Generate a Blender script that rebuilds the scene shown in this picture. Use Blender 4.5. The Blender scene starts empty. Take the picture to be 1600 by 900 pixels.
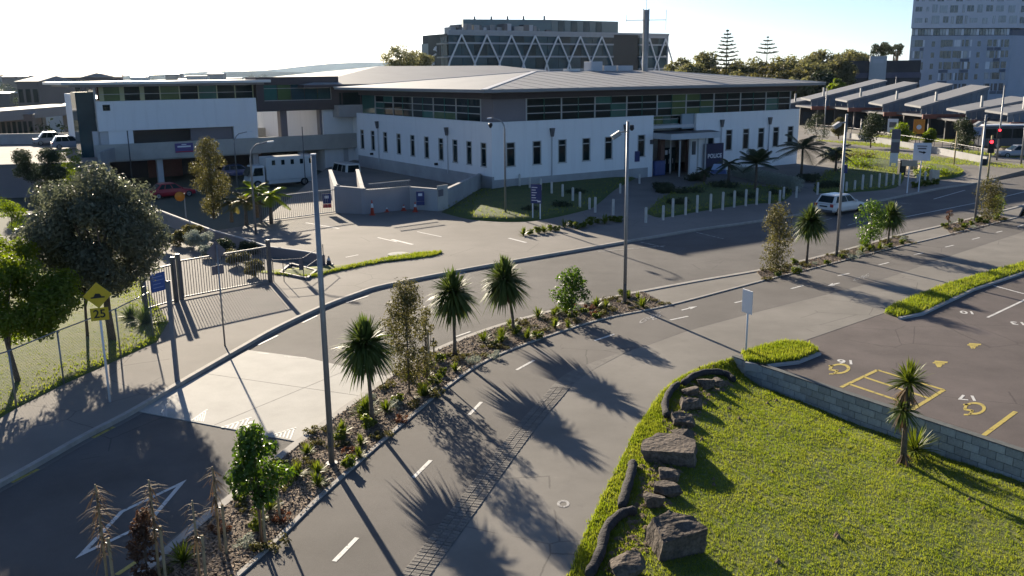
import bpy, bmesh, math, random
import numpy as np
from mathutils import Matrix, Vector
# ------------------------------------------------------------------ camera, sky, sun, exposure
scene = bpy.context.scene
F, CAMZ = 1420.0, 10.0
PITCH, ROLL = math.atan(335 / 1420.0), math.radians(-0.6)
fwd = np.array([0, math.cos(PITCH), -math.sin(PITCH)])
up0 = np.array([0, math.sin(PITCH), math.cos(PITCH)]); rt0 = np.array([1.0, 0, 0])
rt = rt0 * math.cos(ROLL) + up0 * math.sin(ROLL); up = -rt0 * math.sin(ROLL) + up0 * math.cos(ROLL)
cd = bpy.data.cameras.new('camera'); cam = bpy.data.objects.new('camera', cd)
scene.collection.objects.link(cam); scene.camera = cam
cam.matrix_world = Matrix(((rt[0], up[0], -fwd[0], 0), (rt[1], up[1], -fwd[1], 0), (rt[2], up[2], -fwd[2], CAMZ), (0, 0, 0, 1)))
cd.sensor_width = 36; cd.lens = 36 * F / 1600; cd.clip_start = 0.5; cd.clip_end = 30000
SUN_EL, SUN_AZ = math.radians(17.0), math.radians(-24.0)       # azimuth from +Y, negative to the left
sdir = Vector((math.sin(SUN_AZ) * math.cos(SUN_EL), math.cos(SUN_AZ) * math.cos(SUN_EL), math.sin(SUN_EL)))
w = bpy.data.worlds.new('World'); scene.world = w; w.use_nodes = True
nt = w.node_tree; nt.nodes.clear()
sky = nt.nodes.new('ShaderNodeTexSky'); sky.sky_type = 'NISHITA'; sky.sun_disc = False
sky.sun_elevation = SUN_EL; sky.sun_rotation = SUN_AZ
sky.air_density = 0.62; sky.dust_density = 0.55; sky.ozone_density = 3.2; sky.altitude = 20
bg = nt.nodes.new('ShaderNodeBackground'); bg.inputs[1].default_value = 0.064
wo = nt.nodes.new('ShaderNodeOutputWorld'); nt.links.new(sky.outputs[0], bg.inputs[0]); nt.links.new(bg.outputs[0], wo.inputs[0])
sl = bpy.data.lights.new('sun', 'SUN'); sl.energy = 5.0; sl.angle = math.radians(0.55); sl.color = (1.0, 0.865, 0.675)
so = bpy.data.objects.new('sun', sl); scene.collection.objects.link(so)
so.rotation_euler = sdir.to_track_quat('Z', 'Y').to_euler(); so.location = (-60, 60, 60)
scene.view_settings.view_transform = 'Standard'; scene.view_settings.look = 'None'
scene.view_settings.exposure = 1.32; scene.view_settings.gamma = 1.0
scene.render.engine = 'CYCLES'
scene.cycles.max_bounces = 6; scene.cycles.diffuse_bounces = 3; scene.cycles.glossy_bounces = 3
scene.cycles.transmission_bounces = 4; scene.cycles.transparent_max_bounces = 6; scene.cycles.volume_bounces = 0
scene.cycles.use_denoising = True
# ------------------------------------------------------------------ helpers
COL = scene.collection
rng = np.random.default_rng(7); random.seed(7)
PI = math.pi
def ray(x, y): return fwd + (x - 800) / F * rt - (y - 450) / F * up
def at(x, y, z=0.0):                      # where the sight line meets the level z
    d = ray(x, y); t = (z - CAMZ) / d[2]; return (t * d[0], t * d[1], z)
def atY(x, y, Y):                         # where the sight line meets the distance Y
    d = ray(x, y); t = Y / d[1]; return (t * d[0], Y, CAMZ + t * d[2])
def hgt(x, yb, yt, z=0.0):                # height of an upright standing on level z
    b = at(x, yb, z); lo, hi = 0.0, 40.0
    for _ in range(40):
        m = (lo + hi) / 2; d = np.array([b[0], b[1], z + m - CAMZ]); y = 450 - F * (d @ up) / (d @ fwd)
        if y > yt: lo = m
        else: hi = m
    return lo
def tag(o, label=None, cat=None, group=None, kind=None):
    if label: o['label'] = label
    if cat: o['category'] = cat
    if group: o['group'] = group
    if kind: o['kind'] = kind
    return o
def empty(name, loc=(0, 0, 0), rz=0.0, label=None, cat=None, group=None):
    o = bpy.data.objects.new(name, None); COL.objects.link(o); o.location = loc; o.rotation_euler = (0, 0, rz)
    return tag(o, label, cat, group)
def obj(name, me, parent=None, loc=(0, 0, 0), rz=0.0):
    o = bpy.data.objects.new(name, me); COL.objects.link(o); o.location = loc; o.rotation_euler = (0, 0, rz)
    if parent: o.parent = parent
    return o
def copy_tree(o, parent=None):
    c = o.copy(); COL.objects.link(c); c.parent = parent
    for ch in list(o.children): copy_tree(ch, c)
    return c
def npmesh(name, V, Fq, mats, smooth=False):
    V = np.asarray(V, np.float32); Fq = np.asarray(Fq, np.int32); k = Fq.shape[1]
    me = bpy.data.meshes.new(name); me.vertices.add(len(V)); me.vertices.foreach_set('co', V.ravel())
    me.loops.add(Fq.size); me.loops.foreach_set('vertex_index', Fq.ravel())
    me.polygons.add(len(Fq)); me.polygons.foreach_set('loop_start', np.arange(0, Fq.size, k, dtype=np.int32))
    if smooth: me.polygons.foreach_set('use_smooth', np.ones(len(Fq), bool))
    for m in (mats if isinstance(mats, (list, tuple)) else [mats]): me.materials.append(m)
    me.update(calc_edges=True); return me
class MB:
    def __init__(s): s.v = []; s.f = []; s.m = []
    def add(s, vs, fs, m=0):
        o = len(s.v); s.v += [tuple(v) for v in vs]; s.f += [tuple(i + o for i in f) for f in fs]; s.m += [m] * len(fs); return s
    def obox(s, o, a, b, c, m=0):
        o, a, b, c = map(np.array, (o, a, b, c))
        vs = [o, o + a, o + a + b, o + b, o + c, o + a + c, o + a + b + c, o + b + c]
        return s.add(vs, [(0, 3, 2, 1), (4, 5, 6, 7), (0, 1, 5, 4), (1, 2, 6, 5), (2, 3, 7, 6), (3, 0, 4, 7)], m)
    def box(s, x0, x1, y0, y1, z0, z1, m=0):
        return s.obox((x0, y0, z0), (x1 - x0, 0, 0), (0, y1 - y0, 0), (0, 0, z1 - z0), m)
    def bar(s, p, q, wd, ht, m=0):             # a beam from p to q
        p, q = np.array(p, float), np.array(q, float); d = q - p; d /= np.linalg.norm(d)
        n = np.cross(d, (0, 0, 1)); n = np.array((1, 0, 0)) if np.linalg.norm(n) < 1e-4 else n / np.linalg.norm(n)
        u = np.cross(n, d)
        return s.obox(p - n * wd / 2 - u * ht / 2, q - p, n * wd, u * ht, m)
    def prism(s, poly, z0, z1, m=0, ms=None):
        n = len(poly); a = sum(poly[i][0] * poly[(i + 1) % n][1] - poly[(i + 1) % n][0] * poly[i][1] for i in range(n))
        if a < 0: poly = poly[::-1]
        o = len(s.v); s.v += [(p[0], p[1], z1) for p in poly] + [(p[0], p[1], z0) for p in poly]
        s.f.append(tuple(o + i for i in range(n))); s.m.append(m)
        for i in range(n):
            j = (i + 1) % n; s.f.append((o + n + i, o + n + j, o + j, o + i)); s.m.append(m if ms is None else ms)
        return s
    def tube(s, pts, r, n=8, m=0, cap=True):
        pts = [np.array(p, float) for p in pts]; rs = r if isinstance(r, (list, tuple)) else [r] * len(pts); o = len(s.v)
        for i, p in enumerate(pts):
            d = pts[min(i + 1, len(pts) - 1)] - pts[max(i - 1, 0)]; d /= (np.linalg.norm(d) + 1e-9)
            a = np.cross(d, (0, 0, 1.0)) if abs(d[2]) < 0.95 else np.cross(d, (0, 1.0, 0)); a /= np.linalg.norm(a); b = np.cross(d, a)
            for k in range(n):
                t = 2 * PI * k / n; s.v.append(tuple(p + rs[i] * (math.cos(t) * a + math.sin(t) * b)))
        for i in range(len(pts) - 1):
            for k in range(n):
                k2 = (k + 1) % n; s.f.append((o + i * n + k, o + (i + 1) * n + k, o + (i + 1) * n + k2, o + i * n + k2)); s.m.append(m)
        if cap:
            s.f.append(tuple(o + k for k in range(n))); s.f.append(tuple(o + (len(pts) - 1) * n + k for k in range(n))[::-1]); s.m += [m, m]
        return s
    def quad(s, a, b, c, d, m=0): return s.add([a, b, c, d], [(0, 1, 2, 3)], m)
    def mesh(s, name, mats, smooth=False, bevel=0.0, seg=2):
        me = bpy.data.meshes.new(name); me.from_pydata(s.v, [], s.f)
        for m in (mats if isinstance(mats, (list, tuple)) else [mats]): me.materials.append(m)
        me.polygons.foreach_set('material_index', s.m)
        bm = bmesh.new(); bm.from_mesh(me)
        bmesh.ops.recalc_face_normals(bm, faces=bm.faces)
        if bevel: bmesh.ops.bevel(bm, geom=list(bm.edges), offset=bevel, segments=seg, affect='EDGES', profile=0.5, clamp_overlap=True)
        bm.to_mesh(me); bm.free()
        if smooth: me.polygons.foreach_set('use_smooth', [True] * len(me.polygons))
        me.update(); return me
    def build(s, name, mats, parent=None, loc=(0, 0, 0), rz=0.0, smooth=False, bevel=0.0, seg=2):
        return obj(name, s.mesh(name, mats, smooth, bevel, seg), parent, loc, rz)
def boxpart(name, mat, parent, x0, x1, y0, y1, z0, z1, bevel=0.0):
    return MB().box(x0, x1, y0, y1, z0, z1).build(name, mat, parent, bevel=bevel, seg=1)
def cr(pts, per=8):                        # smooth curve through plan points
    P = [np.array(p[:2], float) for p in pts]; P = [2 * P[0] - P[1]] + P + [2 * P[-1] - P[-2]]; out = []
    for i in range(1, len(P) - 2):
        for k in range(per):
            t = k / per; a, b, c, d = P[i - 1:i + 3]
            out.append(0.5 * (2 * b + (c - a) * t + (2 * a - 5 * b + 4 * c - d) * t * t + (3 * b - a - 3 * c + d) * t ** 3))
    out.append(P[-2]); return [tuple(p) for p in out]
def ext(c, a=0, b=0):
    c = [np.array(p) for p in c]
    if a: d = c[0] - c[2]; c = [c[0] + d / np.linalg.norm(d) * a] + c
    if b: d = c[-1] - c[-3]; c = c + [c[-1] + d / np.linalg.norm(d) * b]
    return [tuple(p) for p in c]
def offs(c, r):                            # offset a plan curve, positive to the right of travel
    P = np.array([q[:2] for q in c]); d = np.gradient(P, axis=0); d /= np.linalg.norm(d, axis=1)[:, None]
    return [tuple(p) for p in P + r * np.c_[d[:, 1], -d[:, 0]]]
def sheet(name, poly, z, mat, depth=0.3, label=None):
    o = MB().prism([tuple(p[:2]) for p in poly], z - depth, z).build(name, mat); tag(o, kind='structure'); return o
def sweep(c, r0, r1, z0, z1):              # a kerb-like bar following a curve
    a, b = offs(c, r0), offs(c, r1); m = MB(); n = len(c)
    vs = [(p[0], p[1], z0) for p in a] + [(p[0], p[1], z1) for p in a] + [(p[0], p[1], z1) for p in b] + [(p[0], p[1], z0) for p in b]
    fs = [(k * n + i, k * n + i + 1, ((k + 1) % 4) * n + i + 1, ((k + 1) % 4) * n + i) for k in range(4) for i in range(n - 1)]
    fs += [(0, n, 2 * n, 3 * n), (n - 1, 4 * n - 1, 3 * n - 1, 2 * n - 1)]
    return m.add(vs, fs)
def inpoly(P, poly):
    x, y = P[:, 0], P[:, 1]; c = np.zeros(len(P), bool); n = len(poly)
    for i in range(n):
        x0, y0 = poly[i][:2]; x1, y1 = poly[(i + 1) % n][:2]
        hit = ((y0 > y) != (y1 > y)); xx = (x1 - x0) * (y - y0) / ((y1 - y0) if y1 != y0 else 1e-9) + x0
        c ^= hit & (x < xx)
    return c
def scatter(poly, n, r):
    P = np.array([p[:2] for p in poly]); lo, hi = P.min(0), P.max(0); out = np.zeros((0, 2))
    while len(out) < n:
        q = lo + r.random((n * 2, 2)) * (hi - lo); out = np.r_[out, q[inpoly(q, poly)]]
    return out[:n]
def px(*pts, z=0.0): return [at(x, y, z) for x, y in pts]
# ------------------------------------------------------------------ materials
MATS = {}
def M(name, col, rough=0.85, var=0.15, scale=2.0, bump=0.0, bscale=30.0, metal=0.0, spec=0.4, col2=None, fine=0.0, objrand=0.0, detail=5, ramp=(0.32, 0.68), cracks=False, stretch=None):
    m = bpy.data.materials.new(name); m.use_nodes = True; t = m.node_tree; N = t.nodes; L = t.links
    b = N['Principled BSDF']; b.inputs['Roughness'].default_value = rough; b.inputs['Metallic'].default_value = metal
    b.inputs['Specular IOR Level'].default_value = spec
    tc = N.new('ShaderNodeTexCoord'); no = N.new('ShaderNodeTexNoise'); no.inputs['Scale'].default_value = scale; no.inputs['Detail'].default_value = detail
    no.inputs['Roughness'].default_value = 0.62; 
    if stretch: mp = N.new('ShaderNodeMapping'); mp.inputs['Scale'].default_value = stretch; L.new(tc.outputs['Object'], mp.inputs['Vector']); L.new(mp.outputs[0], no.inputs['Vector'])
    else: L.new(tc.outputs['Object'], no.inputs['Vector'])
    r = N.new('ShaderNodeValToRGB'); L.new(no.outputs['Fac'], r.inputs[0])
    c2 = col2 or tuple(min(1, c * (1 + var)) for c in col); c1 = col if col2 else tuple(c * (1 - var) for c in col)
    r.color_ramp.elements[0].position = ramp[0]; r.color_ramp.elements[1].position = ramp[1]
    r.color_ramp.elements[0].color = (*c1, 1); r.color_ramp.elements[1].color = (*c2, 1); out = r.outputs[0]
    if fine:
        n2 = N.new('ShaderNodeTexNoise'); n2.inputs['Scale'].default_value = bscale * 1.7; n2.inputs['Detail'].default_value = 2; L.new(tc.outputs['Object'], n2.inputs['Vector'])
        mr = N.new('ShaderNodeMapRange'); mr.inputs[1].default_value = 0.3; mr.inputs[2].default_value = 0.7; mr.inputs[3].default_value = 1 - fine; mr.inputs[4].default_value = 1 + fine; L.new(n2.outputs['Fac'], mr.inputs[0])
        mx = N.new('ShaderNodeMix'); mx.data_type = 'RGBA'; mx.blend_type = 'MULTIPLY'; mx.inputs[0].default_value = 1; L.new(out, mx.inputs[6]); L.new(mr.outputs[0], mx.inputs[7]); out = mx.outputs[2]
    if cracks:
        def mul(fac_socket, lo, hi, a, b, src):
            mr = N.new('ShaderNodeMapRange'); mr.inputs[1].default_value = lo; mr.inputs[2].default_value = hi; mr.inputs[3].default_value = a; mr.inputs[4].default_value = b; L.new(fac_socket, mr.inputs[0])
            mx = N.new('ShaderNodeMix'); mx.data_type = 'RGBA'; mx.blend_type = 'MULTIPLY'; mx.inputs[0].default_value = 1; L.new(src, mx.inputs[6]); L.new(mr.outputs[0], mx.inputs[7]); return mx.outputs[2]
        nl = N.new('ShaderNodeTexNoise'); nl.inputs['Scale'].default_value = 0.09; nl.inputs['Detail'].default_value = 3; L.new(tc.outputs['Object'], nl.inputs['Vector']); out = mul(nl.outputs['Fac'], .35, .65, .86, 1.14, out)
        nm = N.new('ShaderNodeTexNoise'); nm.inputs['Scale'].default_value = 1.6; nm.inputs['Detail'].default_value = 8; nm.inputs['Roughness'].default_value = 0.7; L.new(tc.outputs['Object'], nm.inputs['Vector']); out = mul(nm.outputs['Fac'], .60, .74, 1.0, .82, out); out = mul(nm.outputs['Fac'], .26, .38, 1.12, 1.0, out)
        wv_ = N.new('ShaderNodeMix'); wv_.data_type = 'RGBA'; wv_.inputs[0].default_value = 0.12; L.new(tc.outputs['Object'], wv_.inputs[6]); L.new(nm.outputs['Color'], wv_.inputs[7])
        vo = N.new('ShaderNodeTexVoronoi'); vo.feature = 'DISTANCE_TO_EDGE'; vo.inputs['Scale'].default_value = 0.42; L.new(wv_.outputs[2], vo.inputs['Vector'])
        gate = N.new('ShaderNodeMapRange'); gate.inputs[1].default_value = .50; gate.inputs[2].default_value = .56; gate.inputs[3].default_value = .3; gate.inputs[4].default_value = 0.0; L.new(nl.outputs['Fac'], gate.inputs[0]); sm = N.new('ShaderNodeMath'); sm.operation = 'ADD'; L.new(vo.outputs['Distance'], sm.inputs[0]); L.new(gate.outputs[0], sm.inputs[1]); out = mul(sm.outputs[0], .002, .010, .62, 1.0, out)
    if objrand:
        oi = N.new('ShaderNodeObjectInfo'); mr = N.new('ShaderNodeMapRange'); mr.inputs[3].default_value = 1 - objrand; mr.inputs[4].default_value = 1 + objrand; L.new(oi.outputs['Random'], mr.inputs[0])
        mx = N.new('ShaderNodeMix'); mx.data_type = 'RGBA'; mx.blend_type = 'MULTIPLY'; mx.inputs[0].default_value = 1; L.new(out, mx.inputs[6]); L.new(mr.outputs[0], mx.inputs[7]); out = mx.outputs[2]
    L.new(out, b.inputs['Base Color'])
    if bump:
        n3 = N.new('ShaderNodeTexNoise'); n3.inputs['Scale'].default_value = bscale; n3.inputs['Detail'].default_value = 4; L.new(tc.outputs['Object'], n3.inputs['Vector'])
        bp = N.new('ShaderNodeBump'); bp.inputs['Strength'].default_value = bump; bp.inputs['Distance'].default_value = 0.05; L.new(n3.outputs['Fac'], bp.inputs['Height']); L.new(bp.outputs[0], b.inputs['Normal'])
    MATS[name] = m; return m
def leafmat(name, c1, c2, trans=0.35, rough=0.5, spec=0.35):
    m = bpy.data.materials.new(name); m.use_nodes = True; t = m.node_tree; N = t.nodes; L = t.links
    b = N['Principled BSDF']; b.inputs['Roughness'].default_value = rough; b.inputs['Specular IOR Level'].default_value = spec
    g = N.new('ShaderNodeNewGeometry'); r = N.new('ShaderNodeValToRGB'); r.color_ramp.elements[0].color = (*c1, 1); r.color_ramp.elements[1].color = (*c2, 1)
    tc = N.new('ShaderNodeTexCoord'); no = N.new('ShaderNodeTexNoise'); no.inputs['Scale'].default_value = 1.3; L.new(tc.outputs['Object'], no.inputs['Vector'])
    ad = N.new('ShaderNodeMath'); ad.operation = 'MULTIPLY_ADD'; ad.inputs[1].default_value = 0.55; L.new(g.outputs['Random Per Island'], ad.inputs[0])
    mr = N.new('ShaderNodeMapRange'); mr.inputs[1].default_value = 0.3; mr.inputs[2].default_value = 0.7; mr.inputs[4].default_value = 0.45; L.new(no.outputs['Fac'], mr.inputs[0]); L.new(mr.outputs[0], ad.inputs[2])
    L.new(ad.outputs[0], r.inputs[0]); L.new(r.outputs[0], b.inputs['Base Color'])
    tr = N.new('ShaderNodeBsdfTranslucent'); hs = N.new('ShaderNodeHueSaturation'); hs.inputs['Value'].default_value = 1.5; hs.inputs['Saturation'].default_value = 1.15; hs.inputs['Hue'].default_value = 0.49
    L.new(r.outputs[0], hs.inputs['Color']); L.new(hs.outputs[0], tr.inputs[0])
    ms = N.new('ShaderNodeMixShader'); ms.inputs[0].default_value = trans; L.new(b.outputs[0], ms.inputs[1]); L.new(tr.outputs[0], ms.inputs[2]); L.new(ms.outputs[0], N['Material Output'].inputs[0])
    MATS[name] = m; return m
def glassmat(name, col, rough=0.04, spec=0.6):
    m = M(name, col, rough, 0.25, 0.25, spec=spec); return m
def emitmat(name, col, s):
    m = bpy.data.materials.new(name); m.use_nodes = True; b = m.node_tree.nodes['Principled BSDF']
    b.inputs['Base Color'].default_value = (*col, 1); b.inputs['Emission Color'].default_value = (*col, 1); b.inputs['Emission Strength'].default_value = s; return m
asphalt = M('asphalt', (0.100, 0.093, 0.088), 0.9, 0.22, 0.35, 0.25, 60, fine=0.18, cracks=True)
asph_path = M('asphalt_path', (0.120, 0.110, 0.101), 0.9, 0.16, 0.4, 0.2, 60, fine=0.15, cracks=True)
asph_car = M('asphalt_carpark', (0.098, 0.080, 0.075), 0.9, 0.22, 0.45, 0.25, 60, fine=0.2, cracks=True)
asph_pale = M('asphalt_pale', (0.175, 0.160, 0.143), 0.9, 0.14, 0.25, 0.15, 60, fine=0.12, cracks=True)
conc_path = M('concrete_path', (0.185, 0.172, 0.152), 0.9, 0.14, 0.5, 0.12, 50, fine=0.10, cracks=True)
conc_pale = M('concrete_pale', (0.385, 0.375, 0.345), 0.85, 0.10, 0.7, 0.08, 40, fine=0.08)
conc_kerb = M('concrete_kerb', (0.34, 0.32, 0.29), 0.85, 0.14, 2.5, 0.1, 40, fine=0.1)
conc_wall = M('concrete_wall', (0.34, 0.34, 0.34), 0.85, 0.14, 0.5, 0.1, 30)
cobble = M('paver', (0.165, 0.153, 0.138), 0.9, 0.2, 3, 0.4, 25, fine=0.2, objrand=0.15)
block_m = M('block', (0.30, 0.32, 0.32), 0.9, 0.2, 4, 0.3, 60, fine=0.15, objrand=0.2)
mortar = M('mortar', (0.10, 0.11, 0.11), 0.95, 0.2, 6)
mulch = M('mulch', (0.13, 0.10, 0.075), 0.95, 0.4, 9, 0.9, 25, fine=0.35)
chip_m = M('bark', (0.24, 0.18, 0.13), 0.95, 0.5, 14, objrand=0.2)
soil = M('soil', (0.16, 0.115, 0.075), 0.95, 0.3, 4, 0.5, 20)
grassm = M('grass_base', (0.078, 0.112, 0.018), 0.95, 0.35, 0.9, 0.5, 18, col2=(0.150, 0.155, 0.042), fine=0.3)
lawnm = M('lawn_far', (0.050, 0.085, 0.018), 0.95, 0.3, 0.6, 0.5, 12, col2=(0.085, 0.105, 0.028), fine=0.3)
land = M('land', (0.055, 0.065, 0.040), 0.95, 0.4, 0.02, col2=(0.11, 0.11, 0.085))
blade = leafmat('grass_blade', (0.115, 0.175, 0.024), (0.245, 0.265, 0.058), 0.55, 0.6)
white_p = M('white_paint', (0.17, 0.16, 0.15), 0.7, 0.12, 7, fine=0.12, col2=(0.60, 0.59, 0.56), ramp=(.34, .44), detail=8)
worn_p = M('worn_paint', (0.13, 0.12, 0.115), 0.8, 0.25, 6, fine=0.2, col2=(0.42, 0.41, 0.39), ramp=(.40, .52), detail=8)
yellow_p = M('yellow_paint', (0.14, 0.115, 0.07), 0.75, 0.15, 7, fine=0.15, col2=(0.47, 0.37, 0.085), ramp=(.34, .46), detail=8)
galv = M('galvanised_steel', (0.27, 0.275, 0.28), 0.5, 0.12, 3, metal=0.6)
steel_d = M('dark_steel', (0.10, 0.10, 0.11), 0.5, 0.15, 3, metal=0.4)
black = M('black_plastic', (0.015, 0.015, 0.017), 0.5, 0.2, 3)
white_w = M('white_render', (0.72, 0.71, 0.705), 0.85, 0.07, 1.6, 0.05, 30, stretch=(1.0, 1.0, .12), col2=(0.80, 0.795, 0.79), ramp=(.25, .5))
grey_w = M('grey_render', (0.50, 0.50, 0.51), 0.85, 0.05, 0.4)
mauve_w = M('grey_panel', (0.19, 0.17, 0.18), 0.7, 0.06, 0.4)
brown_w = M('dark_cladding', (0.075, 0.06, 0.062), 0.7, 0.1, 0.5)
roof_m = M('roof_metal', (0.25, 0.25, 0.25), 0.65, 0.07, 0.3, metal=0.0, spec=0.3)
roof_w = M('roof_cap', (0.62, 0.60, 0.57), 0.5, 0.05, 0.5)
soffit = M('soffit', (0.30, 0.28, 0.28), 0.8, 0.05, 1)
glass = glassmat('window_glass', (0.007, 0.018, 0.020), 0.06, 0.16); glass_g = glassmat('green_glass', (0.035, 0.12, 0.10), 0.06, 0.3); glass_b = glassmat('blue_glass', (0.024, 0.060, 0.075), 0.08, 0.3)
glass_y = glassmat('lit_look_glass', (0.065, 0.115, 0.040), 0.1, 0.3)  # lit look of these panes is just a yellow-green base colour
frame_m = M('window_frame', (0.42, 0.42, 0.41), 0.5, 0.05, 2)
blue_s = M('blue_sign', (0.020, 0.032, 0.13), 0.5, 0.1, 2); sign_w = M('sign_white', (0.65, 0.67, 0.70), 0.5, 0.04, 2)
yellow_s = M('yellow_sign', (0.62, 0.43, 0.02), 0.5, 0.08, 3); back_s = M('sign_back', (0.13, 0.12, 0.14), 0.6, 0.1, 3)
orange_s = M('orange_sign', (0.62, 0.22, 0.02), 0.5, 0.08, 3); red_m = M('red_paint', (0.36, 0.02, 0.03), 0.3, 0.08, 2)
red_cl = M('red_fascia', (0.20, 0.075, 0.055), 0.7, 0.12, 1)
carw = M('car_white', (0.62, 0.62, 0.60), 0.25, 0.03, 2, spec=0.6); silver = M('car_silver', (0.26, 0.27, 0.29), 0.3, 0.05, 2, metal=0.4); carblue = M('car_blue', (0.05, 0.08, 0.22), 0.3, 0.08, 2, spec=0.6)
tyre = M('rubber', (0.02, 0.02, 0.021), 0.9, 0.2, 4); lampred = M('lamp_red', (0.35, 0.02, 0.02), 0.3, 0.1, 3)
bark_m = M('trunk_bark', (0.13, 0.10, 0.075), 0.95, 0.3, 6, 0.5, 15); wood_m = M('timber', (0.33, 0.26, 0.15), 0.9, 0.2, 4, 0.2, 20)
rock_m = M('rock', (0.108, 0.086, 0.068), 0.95, 0.35, 2.2, 1.0, 9, fine=0.35, objrand=0.2)
log_m = M('coir_sock', (0.040, 0.036, 0.036), 0.95, 0.35, 5, 0.8, 16)
hill_m = M('hill', (0.10, 0.11, 0.09), 0.95, 0.3, 0.003)
lf_cab = leafmat('cabbage_leaf', (0.045, 0.078, 0.020), (0.115, 0.150, 0.042), 0.4, 0.55, 0.3)
lf_dead = leafmat('dead_leaf', (0.10, 0.065, 0.035), (0.22, 0.16, 0.085), 0.25, 0.8)
lf_poh = leafmat('grey_green_leaf', (0.062, 0.074, 0.045), (0.145, 0.160, 0.108), 0.38, 0.5, 0.45)
lf_lime = leafmat('lime_leaf', (0.080, 0.128, 0.014), (0.175, 0.230, 0.036), 0.6, 0.5)
lf_olive = leafmat('olive_leaf', (0.060, 0.062, 0.020), (0.135, 0.125, 0.045), 0.4, 0.6)
lf_puka = leafmat('glossy_leaf', (0.045, 0.092, 0.014), (0.105, 0.175, 0.028), 0.42, 0.4, 0.4)
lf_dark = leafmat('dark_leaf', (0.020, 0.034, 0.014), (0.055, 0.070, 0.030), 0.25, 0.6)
lf_far = leafmat('far_leaf', (0.080, 0.092, 0.040), (0.17, 0.165, 0.078), 0.6, 0.7)
lf_silver = leafmat('silver_leaf', (0.19, 0.22, 0.18), (0.34, 0.37, 0.31), 0.3, 0.7)
lf_red = leafmat('russet_leaf', (0.075, 0.035, 0.020), (0.16, 0.085, 0.045), 0.35, 0.6)
lf_dead2 = leafmat('brown_leaf', (0.06, 0.035, 0.02), (0.13, 0.075, 0.045), 0.3, 0.7)
lf_tuft = leafmat('tuft_leaf', (0.060, 0.095, 0.014), (0.150, 0.175, 0.035), 0.45, 0.5)
# ------------------------------------------------------------------ ground, road, paths
g = MB().quad((-9000, -400, -1.25), (9000, -400, -1.25), (9000, 12000, -1.25), (-9000, 12000, -1.25)).build('ground', land); tag(g, kind='structure')
BPx = [(375, 900), (430, 850), (500, 780), (560, 725), (640, 655), (700, 605), (760, 565), (840, 532), (940, 500), (1045, 478), (1190, 440), (1290, 415), (1400, 387), (1480, 368), (1590, 340)]
BRx = [(215, 895), (300, 822), (380, 758), (440, 708), (470, 685), (540, 634), (600, 592), (640, 566), (700, 537), (770, 511), (840, 491), (900, 476), (960, 463), (1000, 455), (1080, 440), (1190, 421), (1270, 403), (1350, 382), (1400, 368), (1480, 350), (1600, 320)]
FKx = [(0, 755), (60, 722), (130, 682), (210, 640), (300, 587), (380, 541), (430, 513), (500, 480), (560, 457), (600, 445), (700, 425), (800, 407), (900, 390), (1000, 373), (1090, 358), (1190, 344), (1348, 318), (1463, 295), (1521, 286)]
STx = [(625, 899), (712, 787), (800, 674), (850, 618), (885, 584), (955, 556), (1010, 540), (1075, 517), (1140, 499), (1208, 481), (1367, 440), (1472, 404), (1600, 362)]
GRx = [(890, 895), (930, 800), (985, 690), (1005, 655), (1045, 603), (1095, 576), (1148, 559)]
BP = ext(cr(px(*BPx)), 8, 60); BR = ext(cr(px(*BRx)), 8, 8); FK = ext(cr(px(*FKx)), 10, 4); ST = ext(cr(px(*STx)), 8, 50); GR = ext(cr(px(*GRx)), 7, 0)
RZ = -0.12
# road + intersection
sheet('road', BR + [(60, 62), (140, 40), (140, 130), (64, 100)] + FK[::-1] + [(-14, 8)], RZ, asphalt)
# forecourt asphalt beyond the far kerb (footpath, driveway, police car park)
fore = FK[:-1] + [(44, 84), (60, 100), (64, 160), (-12, 160), (-20.5, 101), (-17.6, 63), (-21, 58), (-24, 40), (-26, 20), (-24, 6), (-16, 6)]
sheet('forecourt', fore, 0.0, asph_pale, 1.2)
sheet('precinct_pavement', [(64, 100), (140, 60), (420, 60), (420, 420), (-10, 420), (-12, 160.2), (64, 160.2)], -0.13, asph_pale, 1.0)
# kerbs
k = sweep(offs(FK, 0), -0.14, 0.03, RZ - 0.1, 0.02).build('kerb', conc_kerb); tag(k, kind='structure')
k = sweep(FK, 0.03, 0.22, RZ - 0.1, RZ + 0.006).build('gutter', asph_pale); tag(k, kind='structure')
k = sweep(BR, -0.02, 0.22, RZ - 0.1, 0.035).build('kerb', conc_kerb); tag(k, kind='structure')
k = sweep(BR, -0.24, -0.02, RZ - 0.1, RZ + 0.006).build('gutter', asph_pale); tag(k, kind='structure')
# strip between kerb and cycle path: concrete base, cycle lane, pavers, footpath
sheet('median_footpath', BR[:-1] + BP[::-1][1:], -0.004, conc_path)
sheet('cycle_path', BP + ST[::-1], 0.004, asph_path)
SR_ = np.array(offs(ST, 0.62)); tp_ = np.clip((np.arange(len(ST)) - 34) / 12.0, 0, 1)[:, None]; SR = [tuple(q) for q in SR_ * (1 - tp_) + np.array(ST) * tp_]
FE = tuple(np.array(at(1600, 408)[:2]) + np.array([0.76, 0.65]) * 55)
sheet('footpath', SR + [FE, at(1600, 408), at(1480, 446), at(1382, 489), at(1246, 536), at(1175, 551)] + GR[::-1], 0.002, conc_path)
e = sweep(BP[:len(BP) - 1], -0.10, 0.02, -0.2, 0.045).build('path_edging', conc_kerb); tag(e, kind='structure')
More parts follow.
